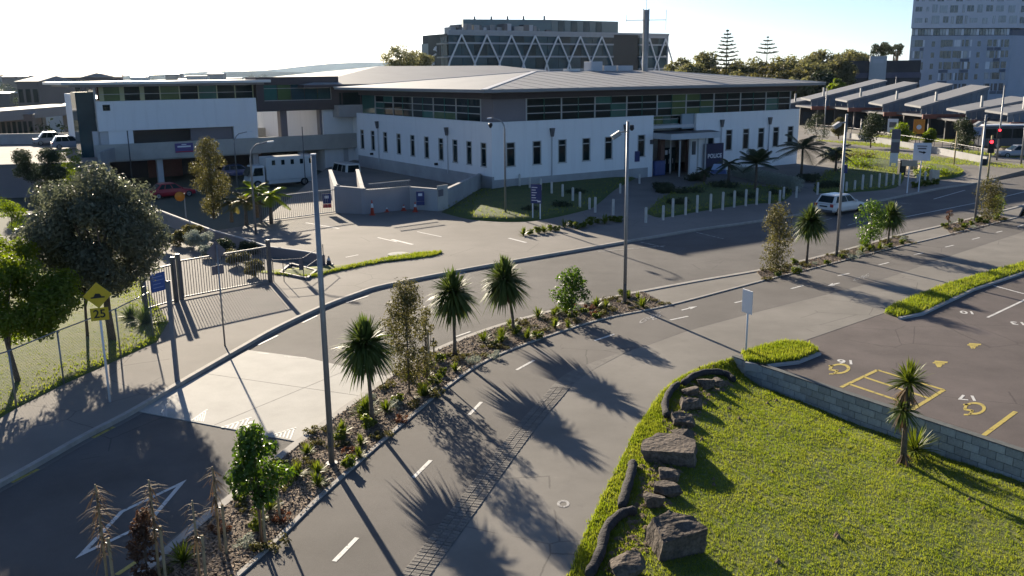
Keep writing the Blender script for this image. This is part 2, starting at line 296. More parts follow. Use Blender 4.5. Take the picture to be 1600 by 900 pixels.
# paver strip: each sett its own piece near the camera
pv = sheet('paver_strip', ST[:46] + SR[:46][::-1], 0.006, cobble)
pm = MB().box(-0.095, 0.095, -0.06, 0.06, -0.02, 0.012).mesh('paver', cobble, bevel=0.008, seg=1)
P = np.array(ST); L = np.r_[0, np.cumsum(np.linalg.norm(np.diff(P, axis=0), axis=1))]
cnt = 0; s_ = L[1] - 1.0
while cnt < 290 and s_ < L[33]:
    x = np.interp(s_, L, P[:, 0]); y = np.interp(s_, L, P[:, 1]); x2 = np.interp(s_ + 0.05, L, P[:, 0]); y2 = np.interp(s_ + 0.05, L, P[:, 1])
    a = math.atan2(y2 - y, x2 - x)
    for k in range(3):
        r = 0.11 + k * 0.2; o = obj('paver', pm, pv, (x + r * math.sin(a), y - r * math.cos(a), 0.008 + random.uniform(-0.004, 0.006)), a + PI / 2 + random.uniform(-.06, .06)); cnt += 1
    s_ += 0.135
# car park on the right
W0, W1 = np.array(at(1150, 558)[:2]), np.array(at(1600, 706)[:2]); wd = (W1 - W0) / np.linalg.norm(W1 - W0); WL = np.linalg.norm(W1 - W0) + 4.0; W2 = W0 + wd * WL
sheet('car_park', [tuple(W0), tuple(W2), (40, 6), (90, 20), (100, 84), FE, at(1600, 408), at(1480, 446), at(1382, 489), at(1246, 536), at(1175, 551)], -0.006, asph_car, 1.2)
# speed table
tb = px((213, 642), (463, 690), (604, 588), (479, 559), (388, 547), z=-0.10)
sheet('speed_table', [p[:2] for p in tb], -0.095, conc_pale, 0.12)
# table joints
jm = MB()
for a, b in (((335, 664), (545, 577)), ((310, 582), (560, 618))):
    a, b = at(*a, -0.095), at(*b, -0.095); jm.bar((a[0], a[1], -0.094), (b[0], b[1], -0.094), 0.015, 0.004)
o = jm.build('table_joint', asph_pale, bpy.data.objects['speed_table'])
# foreground lawn dips below the path
GRa = np.array(GR)
def lawn_z(X, Y):
    P = np.c_[X.ravel(), Y.ravel()]; best = np.full(len(P), 1e9); sgn = np.ones(len(P))
    for i in range(len(GRa) - 1):
        a, b = GRa[i], GRa[i + 1]; ab = b - a; t = np.clip(((P - a) @ ab) / (ab @ ab), 0, 1); q = a + t[:, None] * ab; d = np.linalg.norm(P - q, axis=1)
        c = ab[0] * (P[:, 1] - a[1]) - ab[1] * (P[:, 0] - a[0]); better = d < best; best = np.where(better, d, best); sgn = np.where(better, np.where(c < 0, 1, -1), sgn)
    d = best * sgn; dw = np.maximum(0.0, -((P[:, 0] - W0[0]) * -wd[1] + (P[:, 1] - W0[1]) * wd[0]))
    t = np.clip(d / (d + dw + 0.05), 0, 1); z = 0.03 - 0.86 * t ** 1.25
    n = 0.05 * np.sin(P[:, 0] * 1.7 + P[:, 1] * 0.6) * np.sin(P[:, 1] * 1.3 - P[:, 0] * 0.4) + 0.02 * np.sin(P[:, 0] * 5.1) * np.sin(P[:, 1] * 4.3 + 1)
    z = np.where(d < -0.02, -0.12, z + n * t); return z.reshape(X.shape)
def lz(x, y): return float(lawn_z(np.array([x]), np.array([y]))[0])
def on_lawn(x, y):
    z = -0.5
    for _ in range(8): p = at(x, y, z); z = lz(p[0], p[1])
    return at(x, y, z)
xs, ys = np.arange(-1.5, 34, 0.3), np.arange(8, 33.5, 0.3); X, Y = np.meshgrid(xs, ys); Z = lawn_z(X, Y)
wn = np.array([-wd[1], wd[0]]); side = (X - W0[0]) * wn[0] + (Y - W0[1]) * wn[1]
Z = np.where(side > 0.1, -1.1, Z)
V = np.c_[X.ravel(), Y.ravel(), Z.ravel()]; nx = len(xs); I = np.arange(len(ys) - 1)[:, None] * nx + np.arange(nx - 1)[None, :]; I = I.ravel()
lo = obj('lawn', npmesh('lawn', V, np.c_[I, I + 1, I + nx + 1, I + nx], grassm, True)); tag(lo, kind='structure')
def blades(name, pts, zs, h, wdt, mat, label, seed=1, per=3, parent=None, lean=0.5):
    r = np.random.default_rng(seed); P = np.repeat(np.c_[pts, zs], per, 0); n = len(P)
    P[:, :2] += r.normal(0, wdt * 2.2, (n, 2)); a = r.random(n) * 2 * PI; hh = h * (0.5 + r.random(n)); ln = lean * hh * r.random(n)
    d = np.c_[np.cos(a), np.sin(a)]; b = r.random(n) * 2 * PI; l2 = np.c_[np.cos(b), np.sin(b)] * ln[:, None]; ww = wdt * (0.6 + 0.8 * r.random(n))[:, None]
    v0 = np.c_[P[:, :2] - d * ww, P[:, 2] - 0.02]; v1 = np.c_[P[:, :2] + d * ww, P[:, 2] - 0.02]; v2 = np.c_[P[:, :2] + l2, P[:, 2] + hh]
    V = np.stack([v0, v1, v2], 1).reshape(-1, 3); o = obj(name, npmesh(name, V, np.arange(3 * n).reshape(-1, 3), mat), parent)
    return tag(o, label, 'grass', kind='stuff')
lawn_poly = GR + [tuple(W2), (26, 10), (0, 10)]
pts = scatter(lawn_poly, 95000, rng); dens = np.sin(pts[:, 0] * 1.1 + 2) * np.sin(pts[:, 1] * 0.9) + 0.6 * np.sin(pts[:, 0] * 2.7 - pts[:, 1] * 1.9) + rng.normal(0, 0.5, len(pts)); pts = pts[dens > -1.5]
zz = lawn_z(pts[:, 0], pts[:, 1])
blades('grass', pts, zz, 0.045, 0.010, blade, 'lush green grass of the sunken foreground lawn', 2, 4)
edge = GRa[1:-1]; ed = np.repeat(edge, 130, 0) + rng.normal(0, 0.33, (len(edge) * 130, 2)) + np.array([0.30, -0.05]); ok = inpoly(ed, lawn_poly); ed = ed[ok]
blades('grass', ed, lawn_z(ed[:, 0], ed[:, 1]), 0.075, 0.014, blade, 'longer bright grass fringing the footpath edge', 3, 3)
def lawn_patch(poly, z, label, n, h=0.10, mound=0.12, seed=4, mat=None, kerb=None):
    """a raised turf patch with a soft domed top and blades"""
    P = np.array([p[:2] for p in poly]); c = P.mean(0); m = MB(); rings = [(1.0, z - 0.15), (1.0, z + 0.03), (0.9, z + mound * 0.6), (0.6, z + mound), (0.0, z + mound * 1.1)]; n0 = len(P); vs = []; fs = []
    for f, zz_ in rings[:-1]: vs += [tuple(c + (p - c) * f) + (zz_,) for p in P]
    vs.append((c[0], c[1], rings[-1][1])); k = len(rings) - 1
    for i in range(k - 1):
        for j in range(n0): fs.append((i * n0 + j, i * n0 + (j + 1) % n0, (i + 1) * n0 + (j + 1) % n0, (i + 1) * n0 + j))
    for j in range(n0): fs.append(((k - 1) * n0 + j, (k - 1) * n0 + (j + 1) % n0, k * n0))
    o = m.add(vs, fs).build('lawn', mat or grassm, smooth=True); tag(o, kind='structure')
    if n:
        pts = scatter(poly, n, np.random.default_rng(seed)); blades('grass', pts, np.full(len(pts), z + mound * 0.75), h, 0.02, blade, label, seed, 3)
    return o
def curve_poly(*pts, per=4):
    P = px(*pts); return cr(P + [P[0]], per)[:-1]
# grass islands at the car park
isl = px((1381, 489), (1400, 478), (1470, 450), (1540, 429), (1600, 413), (1680, 392), (1700, 398), (1600, 425), (1520, 452), (1440, 490), (1405, 497))
lawn_patch(isl, 0.02, 'long grass strip between the footpath and the car park', 5000, 0.12, 0.1, 5)
isl2 = px((1160, 556), (1190, 546), (1225, 538), (1262, 541), (1278, 553), (1245, 566), (1195, 572), (1165, 567))
lawn_patch(isl2, 0.02, 'small grass island beside the block wall end', 2500, 0.12, 0.12, 6)
k = sweep(px((1405, 499), (1440, 492), (1520, 454), (1600, 427), (1690, 402)), -0.06, 0.08, -0.2, 0.09).build('island_kerb', conc_wall); tag(k, kind='structure')
k = sweep(px((1165, 569), (1195, 574), (1245, 568), (1280, 554)), -0.06, 0.08, -0.2, 0.09).build('island_kerb', conc_wall); tag(k, kind='structure')
# beds of bark mulch
bed1 = px(*[p for p in BPx if p[0] <= 1045]) ; bed1 = cr(px(*BPx[:10])); bedr1 = cr(px(*BRx[:14]))
bed1p = ext(bed1, 6) + ext(offs(bedr1, 0.2), 6)[::-1]
bed2p = px((1196, 440), (1290, 416), (1400, 388), (1432, 379), (1402, 371), (1350, 384), (1270, 405), (1182, 425))
bed3p = px((1487, 368), (1540, 354), (1578, 344), (1556, 334), (1520, 342), (1475, 353))
BEDZ = 0.015
for bp_ in (bed1p, bed2p, bed3p): sheet('mulch_bed', bp_, BEDZ, mulch)
def chips(poly, n, seed, label):
    r = np.random.default_rng(seed); p = scatter(poly, n, r); a = r.random(n) * 2 * PI; l = 0.02 + 0.05 * r.random(n); wv = 0.010 + 0.015 * r.random(n)
    d = np.c_[np.cos(a), np.sin(a)]; e_ = np.c_[-d[:, 1], d[:, 0]]; z = BEDZ + 0.012 + 0.02 * r.random(n); tl = r.normal(0, 0.02, n)
    c = [np.c_[p + s1 * d * l[:, None] + s2 * e_ * wv[:, None], z + s1 * tl] for s1, s2 in ((-1, -1), (1, -1), (1, 1), (-1, 1))]
    V = np.stack(c, 1).reshape(-1, 3); o = obj('bark_chips', npmesh('bark_chips', V, np.arange(4 * n).reshape(-1, 4), chip_m)); tag(o, label, 'bark mulch', kind='stuff')
chips(bed1p, 16000, 11, 'brown bark chips mulching the long curved bed'); chips(bed2p, 4000, 12, 'brown bark chips mulching the middle bed'); chips(bed3p, 2000, 13, 'brown bark chips mulching the far bed')
# left bank lawn behind the chain-link fence
lb = px((26, 637), (100, 600), (190, 559), (245, 534), (262, 505), (232, 455), (190, 410), (120, 400), (-60, 430), (-260, 560), (-180, 700), (-60, 690))
lawn_patch(lb, 0.0, 'patchy grass bank under the trees behind the fence', 9000, 0.055, 0.12, 8)
# police lawns
for i, (poly, mnd) in enumerate(((((690, 332), (725, 308), (768, 287), (850, 272), (940, 264), (1020, 257), (1012, 268), (985, 283), (960, 297), (930, 322), (905, 331), (850, 343), (800, 347), (735, 343)), 0.3),
                    (((1008, 333), (1040, 306), (1090, 290), (1120, 288), (1180, 290), (1236, 298), (1220, 316), (1180, 318), (1120, 326), (1060, 336), (1030, 340)), 0.25),
                    (((1290, 268), (1330, 262), (1400, 268), (1412, 275), (1400, 293), (1340, 300), (1300, 302), (1270, 298)), 0.2),
                    (((1322, 248), (1350, 246), (1405, 254), (1412, 266), (1395, 272), (1325, 258)), 0.35),
                    (((1425, 262), (1450, 256), (1490, 262), (1505, 272), (1480, 280), (1445, 281), (1430, 277)), 0.35))):
    lawn_patch(curve_poly(*poly, per=3), 0.0, ['shaded lawn sloping down from the white building corner', 'lawn behind the white bollard row', 'lawn behind the far bollards', 'sunlit lawn beside the totem sign', 'low sunlit hedge lawn by the junction'][i], 1500, 0.12, mnd, 20 + i, lawnm)
lawn_patch(curve_poly((400, 425), (480, 432), (540, 418), (600, 405), (640, 398), (690, 394), (670, 402), (600, 410), (520, 426), (480, 434), per=3), 0.0, 'thin grass verge between driveway and car park', 1500, 0.09, 0.08, 30)
for i, poly in enumerate((((1290, 232), (1340, 233), (1440, 243), (1530, 252), (1600, 258), (1600, 264), (1500, 258), (1400, 248), (1310, 240)), ((1270, 219), (1340, 222), (1450, 230), (1600, 243), (1600, 248), (1450, 236), (1340, 227)), ((1262, 206), (1420, 214), (1600, 228), (1600, 232), (1430, 219)))):
    lawn_patch(px(*poly), -0.1, ['sunlit grass median of the cross road', 'narrow grass berm beyond the cross road', 'thin grass edge in front of the bus station'][i], 2500, 0.18, 0.12, 33 + i, lawnm)
# ------------------------------------------------------------------ painted markings (4 mm sheets, each its own piece of paint)
def line(a, b, wdt, z, mat, name='lane_marking'):
    a, b = np.array(at(*a, z)), np.array(at(*b, z)); d = (b - a) / np.linalg.norm(b - a); n = np.array([d[1], -d[0], 0]) * wdt / 2
    o = MB().quad(a - n, b - n, b + n, a + n).build(name, mat); tag(o, kind='structure'); return o
ZP, ZR = 0.010, RZ + 0.010
for a, b in (((522, 877), (558, 840)), ((646, 746), (673, 719)), ((733, 648), (752, 628)), ((807, 578), (834, 563)), ((929, 532), (960, 522)), ((1047, 500), (1075, 494)), ((1148, 473), (1165, 469)), ((1236, 451), (1255, 446)), ((1309, 431), (1327, 427)), ((1373, 414), (1389, 410)), ((1428, 398), (1442, 395)), ((1477, 386), (1490, 383)), ((1519, 374), (1531, 371)), ((1557, 363), (1566, 361)), ((1590, 354), (1599, 351))):
    line(a, b, 0.11, ZP, white_p)
for a, b, wdt, mt in (((403, 539), (434, 524), .1, white_p), ((473, 504), (496, 493), .1, white_p), ((541, 473), (576, 462), .1, white_p), ((618, 447), (649, 441), .1, white_p), ((705, 430), (727, 426), .1, white_p), ((712, 526), (735, 518), .1, white_p), ((800, 501), (815, 496), .1, white_p), ((872, 485), (890, 480), .1, white_p), ((950, 468), (965, 464), .1, white_p),
        ((145, 684), (178, 667), .12, yellow_p), ((18, 754), (60, 733), .12, yellow_p), ((182, 898), (214, 877), .12, yellow_p), ((935, 393), (1040, 384), .1, worn_p), ((1000, 378), (1037, 386), .1, worn_p), ((1088, 363), (1130, 373), .1, worn_p), ((1414, 339), (1525, 317), .12, white_p), ((1562, 309), (1640, 290), .12, white_p), ((1459, 311), (1508, 297), .12, white_p), ((1396, 316), (1424, 319), .1, worn_p), ((1285, 345), (1300, 341), .1, worn_p), ((1325, 352), (1345, 346), .12, worn_p)):
    line(a, b, wdt, ZR, mt)
for a, b, wdt in (((590, 371), (620, 378), .12), ((612, 374), (645, 382), .22), ((478, 348), (530, 357), .15), ((652, 362), (690, 370), .12), ((560, 398), (540, 402), .1), ((795, 372), (822, 379), .2)):
    line(a, b, wdt, 0.006, white_p)
def outline(pts, wdt, z, mat, name='road_marking'):
    P = [np.array(at(*p, z)) for p in pts]; n = len(P); c = sum(P) / n; m = MB(); inn = []
    for i in range(n):
        a, b, d = P[i - 1], P[i], P[(i + 1) % n]; u = (a - b) / np.linalg.norm(a - b); v = (d - b) / np.linalg.norm(d - b); s = np.linalg.norm(np.cross(u, v)); inn.append(b + (u + v) * wdt / max(s, 0.15))
    for i in range(n): j = (i + 1) % n; m.quad(P[i], P[j], inn[j], inn[i])
    o = m.build(name, mat); return tag(o, kind='structure')
outline(((117, 873), (187, 799), (292, 749), (234, 818)), 0.11, ZR, white_p)
# shark-tooth ramp marks on the speed table
def teeth(a, b, c, n):
    A, B, C = (np.array(at(*p, -0.095)) for p in (a, b, c)); m = MB(); z = np.array([0, 0, 0.005])
    for i in range(n):
        t = (i + 0.3) / n; p = A + (B - A) * t; q = A + (B - A) * min(1, t + 0.42 / n); r_ = A + (C - A) * t; s_ = A + (C - A) * min(1, t + 0.42 / n)
        m.quad(p + z, q + z, s_ + z, r_ + z)
    d = (C - A) / np.linalg.norm(C - A); n_ = np.array([d[1], -d[0], 0]) * 0.03; m.quad(A - n_ + z, C - n_ + z, C + n_ + z, A + n_ + z)
    tag(m.build('ramp_marking', white_p), kind='structure')
teeth((346, 668), (381, 672), (393, 652), 6); teeth((424, 680), (456, 687), (463, 668), 6); teeth((300, 657), (319, 659), (324, 640), 6); teeth((400, 551), (385, 549), (420, 553), 5); teeth((450, 558), (436, 556), (478, 559), 5); teeth((251, 648), (262, 651), (262, 630), 4)
# arrows and cycle symbols
def sym(verts_list, o, ex, ey, z, mat, name, label=None):
    o, ex, ey = np.array(at(*o, z)), np.array(at(*ex, z)), np.array(at(*ey, z)); u, v = ex - o, ey - o; m = MB()
    for poly in verts_list: m.add([o + u * p[0] + v * p[1] + np.array([0, 0, 0.0]) for p in poly], [tuple(range(len(poly)))])
    return tag(m.build(name, mat), kind='structure')
def ring(cx, cy, r0, r1, a0=0, a1=2 * PI, n=14):
    out = []
    for i in range(n):
        t0, t1 = a0 + (a1 - a0) * i / n, a0 + (a1 - a0) * (i + 1) / n
        out.append([(cx + r0 * math.cos(t0), cy + r0 * math.sin(t0)), (cx + r1 * math.cos(t0), cy + r1 * math.sin(t0)), (cx + r1 * math.cos(t1), cy + r1 * math.sin(t1)), (cx + r0 * math.cos(t1), cy + r0 * math.sin(t1))])
    return out
def stroke(a, b, wv):
    a, b = np.array(a, float), np.array(b, float); d = (b - a) / np.linalg.norm(b - a); n = np.array([-d[1], d[0]]) * wv / 2; return [a - n, b - n, b + n, a + n]
arrow = [[(0, -.35), (.55, -.35), (.55, .35), (0, .35)], [(.5, -1), (1, 0), (.5, 1)]]
sym(arrow, (1065, 484.5), (1089.5, 478.5), (1067, 486.2), ZP, white_p, 'arrow_marking'); sym(arrow, (1312, 442), (1293, 446.5), (1314, 444), ZP, white_p, 'arrow_marking')
bike = ring(-.6, 0, .28, .40) + ring(.6, 0, .28, .40) + [stroke((-.6, 0), (-.15, .55), .1), stroke((-.15, .55), (.45, .55), .1), stroke((.6, 0), (.4, .75), .1), stroke((-.15, .55), (.05, 0), .1), stroke((.05, 0), (.45, .55), .1), stroke((-.6, 0), (.05, 0), .1), stroke((.3, .78), (.62, .85), .1), stroke((-.3, .62), (0, .68), .12)]
sym(bike, (1016, 498), (1032, 494), (1024, 488), ZP, worn_p, 'cycle_marking'); sym(bike, (1346, 434), (1358, 431), (1351, 428), ZP, worn_p, 'cycle_marking'); sym(ring(0, 0, .55, 1), (880, 787), (890, 787), (880, 781), 0.008, worn_p, 'path_marking')
# car park paint
ZC = 0.0
for a, b in (((1314, 605), (1371, 578)), ((1371, 578), (1475, 609)), ((1475, 609), (1425, 640)), ((1350, 589), (1451, 622)), ((1327, 600), (1428, 634)), ((1537, 680), (1587, 643))): line(a, b, 0.13, ZC, yellow_p, 'bay_marking')
for a, b in (((1543, 496), (1640, 450)), ((1552, 446), (1600, 459))): line(a, b, 0.11, ZC, white_p, 'bay_marking')
whl = ring(.1, 0, .62, .88, -1.9, 2.3, 14) + [stroke((-.75, .55), (-.35, .5), .2), stroke((-.5, .6), (-.6, -.1), .24), stroke((-.65, -.12), (.05, -.35), .22), stroke((0, -.3), (-.25, -.85), .22), stroke((-.25, -.85), (-.62, -.85), .2)]
sym(whl, (1309, 576), (1329, 575.5), (1310, 567), ZC, yellow_p, 'accessible_bay_marking'); sym(whl, (1520, 638), (1541, 638), (1521, 627), ZC, yellow_p, 'accessible_bay_marking')
pram = [stroke((-.7, .3), (.9, .1), .3), stroke((-.9, .05), (.55, -.2), .22), [(-.6, -.15), (.3, -.3), (.15, -.8), (-.25, -.85)]]
sym(pram, (1469, 567), (1482, 567), (1470, 559), ZC, yellow_p, 'bay_symbol'); sym(pram, (1522, 539), (1534, 539), (1523, 532), ZC, yellow_p, 'bay_symbol')
def text_mesh(txt, mat, name='lettering', bold=0.0, ext_=0.0):
    cu = bpy.data.curves.new(name, 'FONT'); cu.body = txt; cu.align_x = 'CENTER'; cu.align_y = 'CENTER'; cu.offset = bold; cu.extrude = ext_; cu.resolution_u = 3
    t = bpy.data.objects.new('tmp', cu); COL.objects.link(t); dg = bpy.context.evaluated_depsgraph_get(); me = bpy.data.meshes.new_from_object(t.evaluated_get(dg))
    bpy.data.objects.remove(t); me.name = name; me.materials.clear(); me.materials.append(mat); return me
def ground_text(txt, p, rz, size, mat, z):
    q = at(*p, z); o = obj('bay_number', text_mesh(txt, mat, bold=0.02), None, (q[0], q[1], z), rz); o.scale = (size, size * 1.1, 1); tag(o, kind='structure')
for t_, p in (('16', (1322, 565)), ('17', (1512, 621)), ('10', (1512, 488)), ('13', (1591, 505))): ground_text(t_, p, PI + 0.05 - 0.35, 0.62, white_p, ZC + 0.001)
# ------------------------------------------------------------------ police station (local x along the right facade, y along the left facade)
GRZ = math.radians(33.0); dR = np.array([math.cos(GRZ), math.sin(GRZ)]); dLv = np.array([-dR[1], dR[0]])
PC = (-1.63, 79.3)
def window(parent, axis, c, wdt, z0, z1, plane, out=-1, mat=None, transom=0.25):
    """slot window in a wall; axis 'x' means the wall runs along local x at y=plane; frame with a transom, pane as its sub-part"""
    m = MB(); t = 0.07; a, b = c - wdt / 2, c + wdt / 2
    def bx(mb, s0, s1, d0, d1, za, zb):
        lo, hi = plane + out * d0, plane + out * d1; lo, hi = min(lo, hi), max(lo, hi)
        return mb.box(s0, s1, lo, hi, za, zb) if axis == 'x' else mb.box(lo, hi, s0, s1, za, zb)
    bx(m, a - .02, a + t, -.12, .03, z0, z1); bx(m, b - t, b + .02, -.12, .03, z0, z1); bx(m, a + t, b - t, -.12, .03, z1 - t, z1); bx(m, a - .05, b + .05, -.12, .07, z0 - .06, z0 + .04)
    if transom: bx(m, a + t, b - t, -.11, .025, z1 - (z1 - z0) * transom - .04, z1 - (z1 - z0) * transom + .04)
    f = m.build('window', frame_m, parent); p = bx(MB(), a + t, b - t, -.11, -.07, z0 + .04, z1 - t).build('pane', mat or glass, f); return f
def wall_holes(axis, s0, s1, z0, z1, plane, inward, holes, thick=0.3):
    """a wall of real thickness with openings cut out: a grid of boxes around the holes"""
    m = MB(); xs_ = sorted({s0, s1} | {h[0] for h in holes} | {h[1] for h in holes}); zs_ = sorted({z0, z1} | {h[2] for h in holes} | {h[3] for h in holes})
    lo, hi = min(plane, plane + inward * thick), max(plane, plane + inward * thick)
    for i in range(len(xs_) - 1):
        za = None
        for j in range(len(zs_) - 1):
            cx, cz = (xs_[i] + xs_[i + 1]) / 2, (zs_[j] + zs_[j + 1]) / 2; solid = not any(h[0] < cx < h[1] and h[2] < cz < h[3] for h in holes)
            if solid and za is None: za = zs_[j]
            if za is not None and (not solid or j == len(zs_) - 2):
                zb = zs_[j + 1] if solid else zs_[j]
                if axis == 'x': m.box(xs_[i], xs_[i + 1], lo, hi, za, zb)
                else: m.box(lo, hi, xs_[i], xs_[i + 1], za, zb)
                za = None
    return m
pol = empty('police_station', (PC[0], PC[1], 0), GRZ, 'white two storey police station with low hipped grey roof and glazed upper floor', 'building')
B0, PZ, GT = -0.4, 5.92, 7.85
wxR = [2.0, 4.8, 7.55, 10.35, 13.0, 15.6, 17.3]; wxR = [1.95, 4.75, 7.55, 10.3, 12.95, 17.0]
wxF = [26.3, 28.9, 31.4, 33.7, 36.0, 38.3]
yL = [1.35, 3.85, 6.4, 9.1, 12.0, 15.0, 18.1, 21.3, 24.4, 27.2]
HW = 0.46
wall_holes('x', 0.3, 18.5, B0, PZ, 0, 1, [(c - HW, c + HW, 2.05, 4.15) for c in wxR]).build('wall', white_w, pol)
wall_holes('x', 24.2, 39.6, B0, PZ, 0, 1, [(c - HW, c + HW, 2.05, 4.15) for c in wxF]).build('wall', white_w, pol)
wall_holes('y', 0, 28.5, B0, PZ, 0, 1, [(c - HW, c + HW, 2.05, 4.15) for c in yL]).build('wall', white_w, pol)
boxpart('wall', white_w, pol, 39.3, 39.6, 0.3, 28.5, B0, PZ); boxpart('wall', white_w, pol, 0.3, 39.3, 28.2, 28.5, B0, PZ)
boxpart('plinth', conc_wall, pol, -0.012, 0.2, -0.012, 28.5, B0, 1.25); boxpart('plinth', conc_wall, pol, 0.2, 17.9, -0.014, 0.1, B0, 0.95)
boxpart('floor_slab', grey_w, pol, 0.3, 39.3, 0.3, 28.2, 4.6, 4.9); boxpart('inner_core', grey_w, pol, 8, 32, 9, 22, 0, 8.4)
for c in wxR + wxF: window(pol, 'x', c, 2 * HW, 2.05, 4.15, 0)
for c in yL: window(pol, 'y', c, 2 * HW, 2.05, 4.15, 0)
# downpipes with rain heads
def downpipe(x, y, nx_, ny_):
    m = MB().tube([(x + nx_ * .09, y + ny_ * .09, 0.9), (x + nx_ * .09, y + ny_ * .09, 4.5)], 0.06, 8)
    h = m.build('downpipe', grey_w, pol)
    hw = .22; mb = MB(); cx, cy = x + nx_ * .14, y + ny_ * .14
    mb.add([(cx - .1, cy - .1, 4.45), (cx + .1, cy - .1, 4.45), (cx + .1, cy + .1, 4.45), (cx - .1, cy + .1, 4.45), (cx - hw, cy - .14, 5.2), (cx + hw, cy - .14, 5.2), (cx + hw, cy + .14, 5.2), (cx - hw, cy + .14, 5.2)], [(0, 3, 2, 1), (4, 5, 6, 7), (0, 1, 5, 4), (1, 2, 6, 5), (2, 3, 7, 6), (3, 0, 4, 7)]); mb.build('rain_head', steel_d, h)
for x in (6.35, 14.95, 27.7, 34.85): downpipe(x, 0, 0, -1)
for y in (7.7, 22.9): downpipe(0, y, -1, 0)
# upper glazing: posts, rails and single panes, set back behind the parapet
S = 0.55
def glazing(axis, s0, s1, n, skip=(), mats=None):
    st = (s1 - s0) / n; rails = [PZ - .1, PZ + .62, PZ + 1.25, GT]
    for i in range(n):
        if i in skip: continue
        a, b = s0 + i * st, s0 + (i + 1) * st
        for j in range(3):
            mt = (mats or {}).get((i, j), glass); z0, z1 = rails[j] + .035, rails[j + 1] - .035
            if axis == 'x': boxpart('pane', mt, pol, a + .04, b - .04, S + .03, S + .06, z0, z1)
            else: boxpart('pane', mt, pol, S + .03, S + .06, a + .04, b - .04, z0, z1)
    for i in range(n + 1):
        a = s0 + i * st; big = i % 2 == 0; q = .06 if big else .035
        if axis == 'x': boxpart('mullion', frame_m if big else glass_g, pol, a - q, a + q, S - .05, S + .1, PZ - .1, GT)
        else: boxpart('mullion', frame_m if big else glass_g, pol, S - .05, S + .1, a - q, a + q, PZ - .1, GT)
    for z in rails:
        if axis == 'x': boxpart('rail', frame_m, pol, s0, s1, S - .03, S + .03 - .002, z - .035, z + .035)
        else: boxpart('rail', frame_m, pol, S - .03, S + .03 - .002, s0, s1, z - .035, z + .035)
boxpart('corner_panel', mauve_w, pol, S, 4.0, S, 1.0, PZ - .1, GT); boxpart('corner_panel', mauve_w, pol, S, 1.0, 1.0, 2.6, PZ - .1, GT)
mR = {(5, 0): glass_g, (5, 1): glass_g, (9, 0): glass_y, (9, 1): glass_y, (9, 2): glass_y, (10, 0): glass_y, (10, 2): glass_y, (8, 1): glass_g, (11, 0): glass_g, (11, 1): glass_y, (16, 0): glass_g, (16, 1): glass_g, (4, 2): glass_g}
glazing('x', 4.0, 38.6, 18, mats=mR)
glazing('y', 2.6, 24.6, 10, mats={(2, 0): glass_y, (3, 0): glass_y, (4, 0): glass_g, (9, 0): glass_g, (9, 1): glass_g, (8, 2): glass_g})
boxpart('pane', glass_g, pol, S, S + .05, 24.7, 28.0, PZ - .1, GT); boxpart('pane', glass_g, pol, S + .1, 3, 28.0, 28.05, PZ - .1, GT)
boxpart('pane', glass, pol, 38.62, 38.67, S + .1, 27, PZ - .1, GT)
boxpart('bulkhead', brown_w, pol, 0.2, 39.2, 0.2, 28.2, GT + .02, 8.45)
# roof: low hips with pale caps
EZ, RZp, O = 8.45, 10.2, 1.7
e0, e1, e2, e3 = (-O, -O), (41.5, -O), (41.5, 30.4), (-O, 30.4); r0, r1 = (14.4, 14.35), (31.0, 14.35)
mb = MB(); vs = [(*p, EZ + .28) for p in (e0, e1, e2, e3)] + [(*r0, RZp), (*r1, RZp)] + [(*p, EZ + .02) for p in (e0, e1, e2, e3)] + [(0.5, 0.5, EZ - .1), (39, 0.5, EZ - .1), (39, 28, EZ - .1), (0.5, 28, EZ - .1)]
mb.add(vs, [(0, 1, 5, 4), (1, 2, 5), (2, 3, 4, 5), (3, 0, 4)], 0); mb.add(vs, [(6, 7, 1, 0), (7, 8, 2, 1), (8, 9, 3, 2), (9, 6, 0, 3)], 1); mb.add(vs, [(6, 10, 11, 7), (7, 11, 12, 8), (8, 12, 13, 9), (9, 13, 10, 6)], 2)
rf = mb.build('roof', [roof_m, roof_m, soffit], pol)
def cap(a, b, wdt=.55):
    a, b = np.array(a), np.array(b); d = b - a; n = np.array([-d[1], d[0], 0]); n /= np.linalg.norm(n); z = np.array([0, 0, .03])
    MB().add([a - n * wdt / 2 - z, a - n * wdt / 2 + z, a + n * wdt / 2 + z, a + n * wdt / 2 - z, b - n * wdt / 2 - z, b - n * wdt / 2 + z, b + n * wdt / 2 + z, b + n * wdt / 2 - z], [(0, 1, 2, 3), (4, 7, 6, 5), (0, 4, 5, 1), (1, 5, 6, 2), (2, 6, 7, 3), (3, 7, 4, 0)]).build('ridge_cap', roof_w, rf)
for p in ((e0, r0), (e3, r0), (e1, r1)): cap((*p[0], EZ + .29), (*p[1], RZp + .01))
cap((*r0, RZp + .012), (*r1, RZp + .012), .3)
# roof sheet seams on the near slopes
for i in range(1, 22):
    x = -O + i * 1.96; t = min(1, (x + O) / 16.05, (41.5 - x) / 10.5); yy = -O + 16.05 * t; zz_ = EZ + .28 + (RZp - EZ - .28) * t
    MB().bar((x, -O, EZ + .285), (x, yy, zz_ + .005), .05, .03).build('roof_seam', roof_m, rf)
